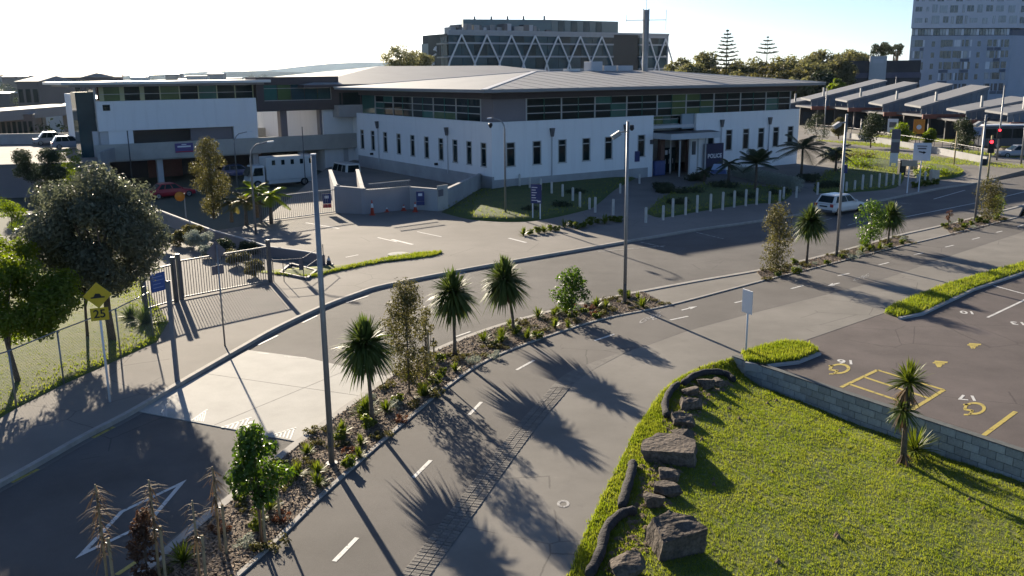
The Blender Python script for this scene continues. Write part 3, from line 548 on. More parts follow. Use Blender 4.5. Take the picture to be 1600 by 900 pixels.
# entrance: recessed glazing, canopy, doors, posts
boxpart('entrance_wall', grey_w, pol, 18.5, 24.2, 3.0, 3.2, 0.2, 4.4); boxpart('side_panel', M('blue_panel', (0.30, 0.36, 0.40), 0.6, 0.05, 1), pol, 22.6, 24.2, 0.35, 0.6, 4.45, PZ)
for i in range(4):
    for j in range(3): boxpart('pane', [glass_y, glass_y, glass_g, glass][i] if (i + j) % 4 else glass_g, pol, 18.55 + i * 1.01, 19.5 + i * 1.01, .9, .94, 4.5 + j * .5, 4.95 + j * .5)
for j in range(4): boxpart('rail', frame_m, pol, 18.5, 22.6, .82, .9, 4.42 + j * .5, 4.48 + j * .5)
cn = MB().add([(18.45, -2.6, 3.7), (24.5, -3.1, 3.7), (26.2, -0.25, 3.7), (18.5, 2.9, 3.7), (18.45, -2.6, 4.25), (24.5, -3.1, 4.25), (26.2, -0.25, 4.25), (18.5, 2.9, 4.25)], [(0, 3, 2, 1), (4, 5, 6, 7), (0, 1, 5, 4), (1, 2, 6, 5), (2, 3, 7, 6), (3, 0, 4, 7)]).build('canopy', M('canopy_fascia', (0.45, 0.47, 0.49), 0.6, 0.05, 1), pol)
MB().add([(18.6, -2.45, 4.26), (24.4, -2.95, 4.26), (25.9, -0.25, 4.26), (18.6, 2.7, 4.26)], [(0, 1, 2, 3)]).build('canopy_roof', steel_d, cn)
for x, y in ((20.0, -2.2), (22.2, -2.4), (23.1, -2.5), (21.2, 0.4)): MB().tube([(x, y, 0.1), (x, y, 3.7)], .08, 8).build('post', frame_m, pol)
boxpart('brick_pier', M('brick_pier', (0.14, 0.075, 0.06), 0.8, 0.2, 4), pol, 20.1, 20.6, 0.6, 1.1, 0.1, 3.7); boxpart('brick_pier', MATS['brick_pier'], pol, 23.5, 23.9, 0.3, 0.7, 0.1, 3.7)
for i in range(4):
    d = boxpart('door', glass, pol, 20.65 + i * .5, 21.12 + i * .5, 1.2, 1.26, .15, 2.6); boxpart('handle', frame_m, d, 20.70 + i * .5, 20.74 + i * .5, 1.12, 1.18, 1.0, 1.5)
for i, z in enumerate((1.3, 1.9, 2.0)): boxpart('notice', sign_w, pol, 20.7 + i * .5, 21.0 + i * .5, 1.15, 1.19, z, z + .45)
boxpart('entrance_screen', white_w, pol, 22.4, 24.3, -1.15, -.9, 0.0, 3.65)
boxpart('poster_case', blue_s, pol, 16.2, 16.75, -.10, 0.0, 1.6, 2.6); boxpart('poster_case', steel_d, pol, 22.6, 23.0, -1.27, -1.15, 2.0, 3.3); boxpart('counter', carblue, pol, 18.7, 20.0, -0.2, .5, 0.1, 1.5)
boxpart('wall_lamp', steel_d, pol, 18.1, 18.4, -.2, 0, 3.2, 3.6)
for y in (24.5, 9.8): boxpart('wall_camera', black, pol, -.3, 0, y, y + .22, 0.62 + 0.9, 0.85 + 0.9)
for x0, x1, z1 in ((21.6, 23.2, 1.0), (23.4, 25.2, .55), (25.4, 27.6, .55)): boxpart('rooftop_unit', grey_w, rf, x0, x1, 13.8, 15.2, RZp - .05, RZp + z1, .05)
boxpart('rooftop_unit', roof_w, rf, 18.6, 20.2, 14.0, 15.0, RZp - .05, RZp + .25)
tl = MB()
# rooftop mast
mst = MB().tube([(29.0, 13.4, RZp - .7), (29.0, 13.4, RZp + 6.6)], [.34, .32], 12).build('antenna_mast', galv, pol)
for a in (0, 1.57, 3.14, 4.71): MB().tube([(29.0 + .42 * math.cos(a), 13.4 + .42 * math.sin(a), RZp + 2), (29.0 + .42 * math.cos(a), 13.4 + .42 * math.sin(a), RZp + 6.7)], .05, 6).build('antenna_rod', galv, mst)
MB().bar((29.0 - 1.9, 13.4 + 1.2, RZp + 5.5), (29.0 + 1.9, 13.4 - 1.2, RZp + 5.5), .07, .07).build('cross_arm', galv, mst); MB().tube([(29.0 + 1.9, 13.4 - 1.2, RZp + 4.4), (29.0 + 1.9, 13.4 - 1.2, RZp + 6.6)], .03, 6).build('antenna_rod', galv, mst)
MB().tube([(29.0 - 1.9, 13.4 + 1.2, RZp + 5.3), (29.0 - 1.9, 13.4 + 1.2, RZp + 6.1)], .03, 6).build('antenna_rod', galv, mst); MB().tube([(29.0, 13.4, RZp + 6.6), (29.0, 13.4, RZp + 7.9)], .025, 6).build('antenna_rod', galv, mst)
# POLICE sign wall
sg = empty('police_sign', (PC[0] + dR[0] * 24.0 + dLv[0] * -1.6, PC[1] + dR[1] * 24.0 + dLv[1] * -1.6, 0), GRZ, 'dark blue wall sign with white POLICE lettering beside the entrance canopy', 'sign')
boxpart('panel', M('navy_sign', (0.012, 0.016, 0.062), 0.5, 0.1, 2), sg, 0, 2.55, 0, .18, .1, 3.0, .02)
t = obj('lettering', text_mesh('POLICE', sign_w, bold=0.03), sg, (1.32, -.012, 1.75)); t.rotation_euler = (PI / 2, 0, 0); t.scale = (.60, .58, 1)
# ------------------------------------------------------------------ rear wing behind the station
rw = empty('rear_wing', (PC[0], PC[1], 0), GRZ, 'white rear wing with a broad grey metal roof behind the police station', 'building')
boxpart('wall', white_w, rw, -1, 36, 36, 64, -1.2, 6.3)
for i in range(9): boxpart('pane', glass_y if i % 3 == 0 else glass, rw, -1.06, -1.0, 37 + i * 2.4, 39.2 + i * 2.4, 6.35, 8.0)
for i in range(6): boxpart('pane', glass, rw, -.8 + i * 2.4, 1.4 + i * 2.4, 35.94, 36, 6.35, 8.0)
boxpart('upper_wall', brown_w, rw, -.9, 35.9, 36.1, 63.9, 6.3, 8.3)
mb = MB(); q = [(-4, 33.5), (44, 33.5), (44, 74), (-4, 74)]; vs = [(*p, 9.0) for p in q] + [(14, 52, 11.2), (34, 52, 11.2)] + [(*p, 8.7) for p in q]
mb.add(vs, [(0, 1, 5, 4), (1, 2, 5), (2, 3, 4, 5), (3, 0, 4)], 0); mb.add(vs, [(6, 7, 1, 0), (7, 8, 2, 1), (8, 9, 3, 2), (9, 6, 0, 3), (6, 9, 8, 7)], 1); mb.build('roof', [roof_m, brown_w], rw)
# ------------------------------------------------------------------ left building: parking block, parapet deck, bridge
LO = (-42.4, 95.0)
lbd = empty('parking_block', (LO[0], LO[1], 0), GRZ, 'white parking block with thin flat roof and roof terrace glazing on the left', 'building')
boxpart('upper_panel', white_w, lbd, 0, 16.6, 0, .4, 4.6, 7.65); boxpart('lower_panel', white_w, lbd, .9, 3.3, .1, .4, 2.4, 4.6); boxpart('lower_panel', white_w, lbd, 13.9, 16.6, .1, .4, 2.4, 4.6); boxpart('chamfer_panel', grey_w, lbd, -.6, 1.0, .3, .7, 1.6, 4.62)
boxpart('back_wall', mauve_w, lbd, 3.3, 13.9, 6.0, 6.3, 1.6, 4.6); boxpart('soffit', soffit, lbd, 0.1, 16.5, .4, 12, 4.6, 4.8); boxpart('shutter', mauve_w, lbd, 9.3, 13.9, .6, .7, 3.0, 4.6)
boxpart('wall', white_w, lbd, 0, .4, 4, 22, 1.5, 8.2); boxpart('wall', white_w, lbd, .4, 16.5, 12, 12.4, -1.2, 7.7); boxpart('end_wall', white_w, lbd, 16.2, 16.6, .4, 12, 2.0, 7.6)
for i in range(6):
    boxpart('stair_pane', glass_g, lbd, -.05, 0.02, .5 + (i % 2) * 1.7, 2.1 + (i % 2) * 1.7, 2 + (i // 2) * 2.3, 4.2 + (i // 2) * 2.3)
boxpart('stair_frame', frame_m, lbd, -.1, .1, 3.9, 4.1, 1.5, 9); boxpart('stair_frame', frame_m, lbd, -.1, .1, .3, .45, 1.5, 9); boxpart('stair_tower', glass_b, lbd, -1.8, -.1, .6, 3.6, -1.2, 8.6)
for y, z in ((8, 6.6), (12, 3.0)): boxpart('window', glass, lbd, -.04, .0, y, y + 1.6, z, z + 1.6)
boxpart('window', glass, lbd, .6, 1.3, -.03, 0, 6.7, 7.3)
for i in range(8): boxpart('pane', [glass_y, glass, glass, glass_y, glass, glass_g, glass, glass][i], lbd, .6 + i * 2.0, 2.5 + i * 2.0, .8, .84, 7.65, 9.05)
for i in range(9): boxpart('mullion', M('cream_post', (0.42, 0.42, 0.25), 0.6, 0.05, 1) if i in (0,) else MATS['cream_post'], lbd, .5 + i * 2.0, .6 + i * 2.0 + (.35 if i < 3 else 0), .7, .8, 7.62, 9.1)
boxpart('rail', frame_m, lbd, .5, 16.5, .66, .7, 8.3, 8.36); boxpart('inner_wall', brown_w, lbd, 1, 16, 5, 5.3, 7.65, 9.2)
boxpart('roof', roof_w, lbd, -3.2, 18.0, -1.4, 13.5, 9.32, 9.62, .03); boxpart('roof_soffit', soffit, lbd, -2.4, 17.4, -.8, 13, 9.1, 9.32)
pd = empty('parapet_deck', (LO[0], LO[1], 0), GRZ, 'long pale concrete parapet and deck carried on columns between the buildings', 'car deck')
boxpart('parapet', conc_pale, pd, -.6, 30.0, -.3, 0.0, 1.55, 3.25); boxpart('deck', conc_pale, pd, 16.7, 30.0, 0, 22, 1.5, 1.9); boxpart('deck', conc_wall, pd, -.5, 16.7, 0, 12, 1.4, 1.8)
boxpart('back_parapet', conc_pale, pd, 16.6, 32, 22, 22.3, 1.5, 3.1)
for x in (.2, 5.5, 11, 16, 21.5, 27): boxpart('column', grey_w, pd, x, x + .6, .6, 1.2, -1.25, 1.5)
boxpart('back_wall', brown_w, pd, -.5, 27, 9, 9.3, -1.25, 1.5); boxpart('roller_door', red_cl, pd, 6, 9.8, 7.8, 8.0, -1.25, 1.2)
boxpart('brick_pier', MATS['brick_pier'], pd, 17.2, 18.1, 4, 4.5, -1.25, 1.4)
sgn = empty('building_sign', (LO[0] + dR[0] * 7.3 - dLv[0] * -.34 * -1, LO[1] + dR[1] * 7.3 + -.34 * dLv[1], 0), GRZ, 'small purple and white building sign on the concrete parapet', 'sign')
boxpart('panel', M('purple_sign', (0.11, 0.08, 0.22), 0.6, 0.1, 1), sgn, 0, 1.9, -.06, -.005, 2.05, 3.05); boxpart('lettering', sign_w, sgn, .25, 1.65, -.075, -.06, 2.62, 2.78); boxpart('lettering', sign_w, sgn, .7, 1.2, -.075, -.06, 2.86, 2.95); boxpart('stripe', red_m, sgn, .05, 1.85, -.072, -.06, 2.1, 2.2)
br = empty('glazed_bridge', (LO[0], LO[1], 0), GRZ, 'dark clad footbridge box with a long window between white buildings', 'building')
wall_holes('x', 16.75, 26.6, 6.1, 9.9, 0.1, 1, [(17.6, 25.6, 7.3, 9.05)]).build('cladding', brown_w, br); boxpart('cladding', brown_w, br, 16.75, 26.6, 3.5, 3.8, 6.1, 9.9); boxpart('floor', brown_w, br, 16.75, 26.6, .4, 3.5, 6.1, 6.4); boxpart('roof', brown_w, br, 16.75, 26.6, .4, 3.5, 9.6, 9.9)
for i, mt in enumerate((glass_g, glass_y, glass_b, glass_b, glass_b)): boxpart('pane', mt, br, 17.65 + i * 1.6, 19.15 + i * 1.6, .25, .3, 7.35, 9.0)
boxpart('window_frame', frame_m, br, 17.6, 25.6, .06, .1, 7.25, 7.32); boxpart('window_frame', frame_m, br, 25.54, 25.6, .06, .1, 7.32, 9.05); boxpart('window_frame', frame_m, br, 17.6, 25.5, .2, .24, 8.6, 8.65)
for x in (19.6, 24.4): boxpart('pier', mauve_w, br, x, x + .8, 1, 2, 1.9, 6.1)
boxpart('link_box', conc_wall, br, 25.9, 29.2, -1.2, 3.4, 5.2, 6.6); boxpart('link_shaft', white_w, br, 28.4, 31.0, -.8, 3.0, -1.2, 6.5)
# old deck on the far left with a mural wall
dk = empty('side_deck', (0, 0, 0), 0, 'sunlit concrete car deck with a dark mural on its front wall, far left', 'car deck')
a0, a1, a2, a3 = (-66, 83.5), (-40.5, 90), (-45, 117), (-85, 113)
MB().prism([a0, a1, a2, a3], 1.6, 2.0).build('deck', asph_pale, dk); MB().prism([a0, a1, (-40.6, 90.5), (-66.1, 84)], -1.25, 1.6).build('front_wall', mauve_w, dk)
MB().prism([a3, a2, (-45, 117.4), (-85, 113.4)], 1.6, 3.3).build('back_parapet', conc_wall, dk); MB().prism([(-45, 117), (-40.6, 90), (-40.3, 90), (-44.7, 117)], 1.6, 2.9).build('side_parapet', conc_wall, dk)
mu = MB(); mu.add([(-56.5, 85.88, -1), (-54.6, 86.36, -1), (-53.4, 86.67, 1.3), (-54.2, 86.46, 1.4)], [(0, 1, 2, 3)]); mu.add([(-58, 85.5, -.9), (-56.5, 85.88, -1), (-55.4, 86.16, .2), (-57, 85.75, .2)], [(0, 1, 2, 3)]); o = mu.build('mural', M('mural_pale', (0.30, 0.31, 0.34), 0.8, 0.2, 1), dk); o.location = (0, -.02, 0)
# ------------------------------------------------------------------ diagrid office far behind
DO = (-17.5, 270.0); og = glassmat('office_glass', (0.028, 0.070, 0.090), 0.15, 0.12); og2 = glassmat('office_glass_dark', (0.012, 0.030, 0.040), 0.15, 0.12)
dg_ = empty('diagrid_office', (DO[0], DO[1], 0), GRZ, 'tall dark glass office with white zigzag braces across its facade', 'building')
FL = [-1, 3.2, 7.0, 10.9, 14.8, 18.6, 21.6]; U = 8.62
boxpart('core', M('dark_core', (0.012, 0.02, 0.026), 0.6, 0.1, 1), dg_, .6, 84, 1.6, 17, -1, 21.4)
segs = [(0.5, 61.5), (72.5, 85)]
for s0, s1 in segs:
    n = max(2, round((s1 - s0) / (U / 2))); st = (s1 - s0) / n
    for f in range(2, 6):
        for i in range(n): boxpart('pane', [og, og, og2, og][(i * 7 + f * 3) % 4], dg_, s0 + i * st + .08, s0 + (i + 1) * st - .08, .9, 1.0, FL[f] + .5, FL[f + 1] - .05)
    for f in range(2, 7): boxpart('floor_band', M('slab_edge', (0.30, 0.33, 0.36), 0.6, 0.05, 1) if 'slab_edge' not in MATS else MATS['slab_edge'], dg_, s0, s1, .6, 1.4, FL[f] - .05 if f < 6 else 21.0, FL[f] + .45 if f < 6 else 21.9)
brace = M('white_brace', (0.62, 0.64, 0.66), 0.5, 0.03, 1)
def brc(x0, z0, x1, z1): MB().bar((x0, .35, z0), (x1, .35, z1), .36, .42).build('brace', brace, dg_)
for i in range(7):
    c = 4.6 + i * U; brc(c, 21.2, c - U / 2 + .25, 13.6); brc(c, 21.2, c + U / 2 - .25, 13.6); brc(c - U / 2 + .25, 13.6, c - U / 2 - .9, 10.4); brc(c + U / 2 - .25, 13.6, c + U / 2 + .9, 10.4)
for c in (76.4, 83.6):
    brc(c, 20.9, c - 3.4, 13.2); brc(c, 20.9, c + 3.4, 13.2); brc(c - 3.4, 13.2, c - 2.4, 10.2); brc(c + 3.4, 13.2, c + 2.4, 10.2)
boxpart('recess_glass', MATS['dark_core'], dg_, 61.6, 72.4, 1.3, 1.5, 3, 22.2); boxpart('top_beam', MATS['slab_edge'], dg_, 0.4, 85.2, .3, 1.2, 21.9, 22.5)
for f in range(3): boxpart('balcony', conc_pale, dg_, -1.2, .5, 1, 5, FL[f + 3] - .2, FL[f + 3] + .2)
boxpart('end_wall', M('dark_olive', (0.045, 0.055, 0.05), 0.7, 0.1, 1), dg_, .35, .5, 5.5, 13, 3, 21.4); boxpart('stair_shaft', M('pale_green', (0.32, 0.36, 0.34), 0.7, 0.05, 1), dg_, .5, 4, 13.2, 17.5, 2, 19)
for i in range(3): boxpart('pane', og, dg_, .25, .34, 1.4 + i * 1.3, 2.5 + i * 1.3, 11.5, 20.5)
# white spiral emblem on the dark end wall
em = MB()
for i in range(5): em.tube([(.28, 9.2 + 1.5 * math.sin(t_ * .5 + i), 12.6 + i * 1.35 + .5 * math.cos(t_ * .5 + i * 2)) for t_ in range(5)], .28, 5)
em.build('emblem', sign_w, dg_); boxpart('name_board', sign_w, dg_, .2, .3, 7, 11.5, 9.6, 10.9)
mb = MB(); mb.prism([(39, 4), (66, 4), (66, 16.5), (14, 16.5), (12, 12)], 22.0, 26.2).build('plant_room', M('plant_teal', (0.12, 0.17, 0.18), 0.5, 0.1, 0.3), dg_)
for i in range(9): boxpart('plant_panel', og if i % 2 else MATS['plant_teal'], dg_, 39.2 + i * 2.5, 41.5 + i * 2.5, 3.9, 3.98, 22.4, 25.9)
r_ = random.Random(3)
for i in range(18):
    x = 3 + i * 2.0; h = r_.uniform(.8, 2.6); boxpart('rooftop_unit', [galv, steel_d, grey_w, roof_m][i % 4], dg_, x, x + r_.uniform(1, 2.1), 2.5 + r_.random() * 3, 6.5 + r_.random() * 2, 21.5, 22.2 + h)
for x in (16, 22, 28, 34, 42): boxpart('flue', steel_d, dg_, x, x + .4, 12, 12.4, 25.5, 27.1 + (x - 16) * .03)
boxpart('edge_frame', MATS['slab_edge'], dg_, 84.6, 85.1, .5, 1, 8, 22); boxpart('edge_frame', MATS['slab_edge'], dg_, 84.6, 85.1, 12, 12.4, 8, 22)
# ------------------------------------------------------------------ apartment tower
TB = atY(1424, 100, 260); TRZ = math.radians(8)
tw = empty('apartment_tower', (TB[0], TB[1], 0), TRZ, 'pale grey apartment tower with scattered windows cut off by the picture edge', 'building')
tgrey = M('tower_grey', (0.54, 0.56, 0.60), 0.75, 0.05, 0.2); tmid = M('tower_mid', (0.36, 0.39, 0.45), 0.75, 0.06, 0.2); tdark = M('tower_dark', (0.10, 0.12, 0.16), 0.7, 0.1, 0.2)
twg = glassmat('tower_glass', (0.24, 0.27, 0.31), 0.12); twd = glassmat('tower_glass_dark', (0.05, 0.065, 0.085), 0.08)
def tower_plan(o): return [(-.8 - o, -o), (30 + o, -o), (36 + o, 3), (44 + o, 9), (64 + o, 24), (60 + o, 34), (22 - o, 30)]
MB().prism(tower_plan(0.6), 21.0, 60).build('upper_wall', tgrey, tw); MB().prism(tower_plan(-0.2), 19.0, 21.0).build('recess_band', tdark, tw); MB().prism(tower_plan(0), -1, 19.0).build('lower_wall', tmid, tw)
r_ = random.Random(12)
for fl in range(4):
    x = -.5
    while x < 28.5:
        wdt = r_.choice([.7, .8, 1.9, 2.2, 1.5]); hh = r_.choice([1.9, 1.5, 2.1]); f = boxpart('window', r_.choice([twg, twd, twg]), tw, x, x + wdt, -.68, -.6, 22.2 + fl * 2.95 + r_.choice([0, .3]), 22.2 + fl * 2.95 + hh)
        boxpart('mullion', tgrey, f, x + wdt / 2 - .05, x + wdt / 2 + .05, -.72, -.68, 22.3 + fl * 2.95, 22.1 + fl * 2.95 + hh); x += wdt + r_.uniform(.7, 1.6)
    for i in range(3): boxpart('window', twd, tw, 31.6 + i * 2, 32.4 + i * 2, -.15 + i * 1.0, .1 + i * 1.0, 22.3 + fl * 2.95, 24 + fl * 2.95)
for i in range(32): boxpart('glazing', [twg, twd, twg, sign_w, twd][(i * 3) % 5], tw, -.6 + i * .92, .2 + i * .92, .02, .1, 19.15, 20.8)
for fl in range(5):
    z = 15.9 - fl * 3.0
    for x0, x1 in ((-.5, 3.4), (8.3, 17.6), (22.4, 29)):
        x = x0; k = 0
        while x < x1 - .4:
            wdt = r_.choice([.5, .9, 1.3]); boxpart('window', r_.choice([twg, sign_w, twd, twd]), tw, x, min(x + wdt, x1), -.06, 0.0, z + r_.choice([0, .2]), z + 2.0); x += wdt + r_.choice([.1, .5])
        for kk in range(3): boxpart('cladding_panel', r_.choice([tdark, tmid]), tw, x0 + kk * (x1 - x0) / 3, x0 + (kk + .9) * (x1 - x0) / 3, -.04, 0.0, z - .95, z - .1)
    for x in (5.6, 19.4):
        f = boxpart('window', twd, tw, x, x + .9, -.06, 0, z + .2, z + 1.6)
for x in (3.5, 17.8): boxpart('pier', tmid, tw, x, x + 4.4, -.5, .0, -1, 18.9) if False else None
# dark building with a white pillar
db = empty('dark_hall', atY(1310, 150, 235)[:2] + (0,), math.radians(-10), 'low black clad hall with a white sign pillar in front of the trees', 'building')
boxpart('wall', M('black_clad', (0.028, 0.028, 0.036), 0.6, 0.1, 0.4), db, 0, 19, 0, 14, -1, 12.2); boxpart('band', M('violet_band', (0.075, 0.075, 0.12), 0.6, 0.1, 0.5), db, -.2, 19.1, -.25, 0, 8.0, 9.3)
pl = boxpart('pillar', M('pale_pillar', (0.42, 0.43, 0.43), 0.7, 0.04, 0.5), db, 6.8, 10.8, -.8, -.3, -1, 13.3); boxpart('lettering', grey_w, pl, 7.6, 10.0, -.85, -.8, 11.6, 12.6)
# ------------------------------------------------------------------ bus station: staggered mono-pitch sheds
shedroof = M('shed_roof', (0.21, 0.215, 0.225), 0.65, 0.06, 0.3, spec=0.3); shedwall = M('shed_cladding', (0.115, 0.15, 0.19), 0.5, 0.12, 0.6)
bs = empty('bus_station', atY(1268, 158, 172)[:2] + (0,), 0, 'long bus station of stepped saw-tooth roofs with red fascias over a dark concourse', 'building')
bo = np.array(atY(1268, 158, 172)[:2])
for i, ((lx, ly), (hx, hy), Yd) in enumerate((((1225, 166), (1290, 152), 182), ((1268, 158), (1385, 128), 170), ((1325, 160), (1433, 132), 160), ((1380, 166), (1488, 134), 150), ((1440, 169), (1545, 138), 140), ((1510, 177), (1612, 157), 130), ((1575, 180), (1690, 160), 122))):
    p, q = np.array(atY(lx, ly, Yd)), np.array(atY(hx, hy, Yd)); x0, x1, z0, z1 = p[0] - bo[0], q[0] - bo[0], p[2], q[2]; y = Yd - bo[1]; bx_ = 5.5
    mb = MB().add([(x0 - .3, y - .4, z0), (x1, y - .4, z1), (x1, y + bx_, z1 + .2), (x0 - .3, y + bx_, z0 + .2), (x0 - .3, y - .4, z0 + .3), (x1, y - .4, z1 + .3), (x1, y + bx_, z1 + .5), (x0 - .3, y + bx_, z0 + .5)], [(0, 3, 2, 1), (4, 5, 6, 7), (0, 1, 5, 4), (1, 2, 6, 5), (2, 3, 7, 6), (3, 0, 4, 7)]); ro = mb.build('roof', shedroof, bs)
    n = 12
    for k in range(n):
        xa, xb = x0 + (x1 - x0) * k / n, x0 + (x1 - x0) * (k + .93) / n; za, zb = z0 + (z1 - z0) * k / n, z0 + (z1 - z0) * (k + .93) / n; zf = z0 - 0.9
        MB().add([(xa, y, zf), (xb, y, zf), (xb, y, zb), (xa, y, za), (xa, y + .1, zf), (xb, y + .1, zf), (xb, y + .1, zb), (xa, y + .1, za)], [(0, 1, 2, 3), (7, 6, 5, 4), (0, 4, 5, 1), (1, 5, 6, 2), (2, 6, 7, 3), (3, 7, 4, 0)]).build('cladding_panel', shedwall, bs)
    boxpart('fascia', red_cl, bs, x0 - .5, x1 + .4, y - 1.8, y - 1.5, z0 - 1.5, z0 - .85); boxpart('canopy', steel_d, bs, x0 - .4, x1 + .3, y - 1.5, y + 8, z0 - 1.25, z0 - .95)
    for k in range(3): boxpart('column', steel_d, bs, x0 + 1 + k * 4, x0 + 1.3 + k * 4, y - .6, y - .3, -.13, z0 - 1.2)
    boxpart('concourse_wall', M('concourse', (0.03, 0.032, 0.038), 0.6, 0.3, 0.4) if i == 0 else MATS['concourse'], bs, x0 - .4, x1 + .3, y + 5, y + 5.3, -.13, z0 - 1.2)
    for k in range(4): boxpart('shopfront_pane', twd, bs, x0 + .2 + k * 3, x0 + 2.8 + k * 3, y + 4.93, y + 5.0, .3, 2.4)
    boxpart('antenna', galv, ro, x0 + 2.2, x0 + 2.5, y + .5, y + .8, z0 + .8, z0 + 2.4)
# ------------------------------------------------------------------ vegetation builders
def leaf_cloud(name, clumps, n, size, mat, parent, seed, aspect=0.5, shell=0.55, up_bias=0.25, zsq=0.8):
    """many small leaf faces gathered in clumps: clumps are (x, y, z, r)"""
    r = np.random.default_rng(seed); C = np.array(clumps, float); p = C[:, 3] ** 2; idx = r.choice(len(C), n, p=p / p.sum())
    d = r.normal(size=(n, 3)); d /= np.linalg.norm(d, axis=1)[:, None]; rad = C[idx, 3] * (shell + (1 - shell) * r.random(n)) * (0.9 + 0.25 * r.random(n))
    c = C[idx, :3] + d * rad[:, None] * np.array([1, 1, zsq]); nrm = d + r.normal(0, 0.55, (n, 3)) + np.array([0, 0, up_bias]); nrm /= np.linalg.norm(nrm, axis=1)[:, None]
    t = r.normal(size=(n, 3)); a = np.cross(nrm, t); a /= np.linalg.norm(a, axis=1)[:, None]; b = np.cross(nrm, a); L_ = (size * (0.6 + 0.8 * r.random(n)))[:, None]; bend = nrm * L_ * 0.12
    V = np.stack([c - a * L_ * .5 - bend, c + b * L_ * aspect * .5, c + a * L_ * .5 - bend, c - b * L_ * aspect * .5], 1).reshape(-1, 3)
    return obj(name, npmesh(name, V, np.arange(4 * n).reshape(-1, 4), mat), parent)
def ell(cx, cy, cz, rx, ry, rz, k, r0, r1, seed, inner=0.35):
    r = random.Random(seed); out = []
    for _ in range(k):
        while True:
            d = [r.uniform(-1, 1) for _ in range(3)]; q = math.sqrt(sum(v * v for v in d))
            if inner < q < 1: break
        out.append((cx + d[0] * rx, cy + d[1] * ry, cz + d[2] * rz, r.uniform(r0, r1)))
    return out
def limbs(mb, base, tr, clumps, k, seed, r0, fork=0.5):
    r = random.Random(seed); top = np.array(tr, float); base = np.array(base, float)
    mb.tube([base, base + (top - base) * .5 + np.array([r.uniform(-.05, .05), r.uniform(-.05, .05), 0]), top], [r0, r0 * .8, r0 * .6], 8)
    for c in r.sample(clumps, min(k, len(clumps))):
        e = np.array(c[:3]); s = base + (top - base) * r.uniform(fork, 1); m = (s + e) / 2 + np.array([r.uniform(-.1, .1), r.uniform(-.1, .1), .1]) * np.linalg.norm(e - s) * .5
        mb.tube([s, m, e], [r0 * .45, r0 * .3, r0 * .12], 6, cap=False)
def tree(name, loc, label, clumps, n, size, mat, trunk_top, r0, seed, cat='tree', group=None, k=7, bark=None, aspect=.5, fork=.5, **kw):
    t = empty(name, loc, 0, label, cat, group); mb = MB(); limbs(mb, (0, 0, -.1), trunk_top, clumps, k, seed, r0, fork); mb.build('trunk', bark or bark_m, t, smooth=True)
    leaf_cloud('crown', clumps, n, size, mat, t, seed, aspect, **kw); return t
def swords(name, parent, c, R, n, mat, seed, w0=.035, th0=-.5, th1=1.5, droop=.35, seg=5, stiff=.5):
    """a head of long sword leaves; th is the elevation range in radians"""
    r = np.random.default_rng(seed); az = r.random(n) * 2 * PI; th = th0 + (th1 - th0) * r.random(n) ** 0.85; L_ = R * (.75 + .4 * r.random(n)); V = []; Fq = []
    d = np.c_[np.cos(th) * np.cos(az), np.cos(th) * np.sin(az), np.sin(th)]; sd = np.c_[-np.sin(az), np.cos(az), r.normal(0, .25, n)]; sd /= np.linalg.norm(sd, axis=1)[:, None]; dr = droop * (0.3 + r.random(n)) * np.cos(th).clip(.15, 1)
    rows = []
    for k in range(seg + 1):
        u = k / seg; p = np.array(c) + d * (L_ * u)[:, None]; p[:, 2] -= dr * L_ * u ** (1.5 + stiff); wv = w0 * (min(1, .45 + 2.2 * u) * (1 - u ** 3)) + .001; rows.append((p - sd * wv, p + sd * wv))
    V = np.stack([np.stack(rw_, 1) for rw_ in rows], 1).reshape(-1, 3); base = np.arange(n)[:, None] * 2 * (seg + 1)
    Fq = np.concatenate([base + np.array([2 * k, 2 * k + 1, 2 * k + 3, 2 * k + 2]) for k in range(seg)])
    return obj(name, npmesh(name, V, Fq, mat), parent)
def cabbage(p, h, R, label, seed, n=420, lean=(0, 0), skirt=True, z=BEDZ):
    t = empty('cabbage_tree', (p[0], p[1], z), 0, label, 'tree'); top = (lean[0], lean[1], h - R * .75); pts = [(lean[0] * u * u, lean[1] * u * u, -.1 + (top[2] + .1) * u) for u in (0, .3, .6, 1)]
    MB().tube(pts, [.09, .06, .055, .07], 9).build('trunk', bark_m, t, smooth=True); swords('crown', t, top, R, n, lf_cab, seed, .046, droop=.6, th0=-1.0)
    if skirt: swords('dead_leaf_skirt', t, (top[0], top[1], top[2] - .05), R * .75, n // 4, lf_dead, seed + 1, th0=-1.45, th1=-.8, droop=.3)
    return t
def tuft_mesh(kind, seed):
    if kind == 0: t = swords('leaves', None, (0, 0, 0), .34, 60, lf_tuft, seed, .018, .35, 1.4, .5, 4)
    elif kind == 1: t = leaf_cloud('leaves', ell(0, 0, .12, .16, .16, .08, 7, .07, .11, seed, 0), 260, .085, lf_tuft, None, seed)
    elif kind == 2: t = leaf_cloud('leaves', ell(0, 0, .09, .18, .18, .06, 7, .06, .10, seed, 0), 300, .06, lf_silver, None, seed, .25)
    elif kind == 3: t = leaf_cloud('leaves', ell(0, 0, .06, .26, .22, .03, 8, .06, .10, seed, 0), 300, .06, lf_olive, None, seed, .4)
    else: t = leaf_cloud('leaves', ell(0, 0, .06, .24, .2, .03, 8, .05, .09, seed, 0), 260, .06, lf_red, None, seed, .4)
    me = t.data; bpy.data.objects.remove(t); return me
TUFT = {k: [tuft_mesh(k, 100 + 7 * k + j) for j in range(2)] for k in range(5)}
TN = ['flax_tuft', 'green_shrublet', 'grey_tussock', 'creeping_plant', 'russet_plant']; TD = ['spiky bright green tuft', 'small bushy green plant', 'silvery grey tussock', 'low olive creeping plant', 'low russet red plant']
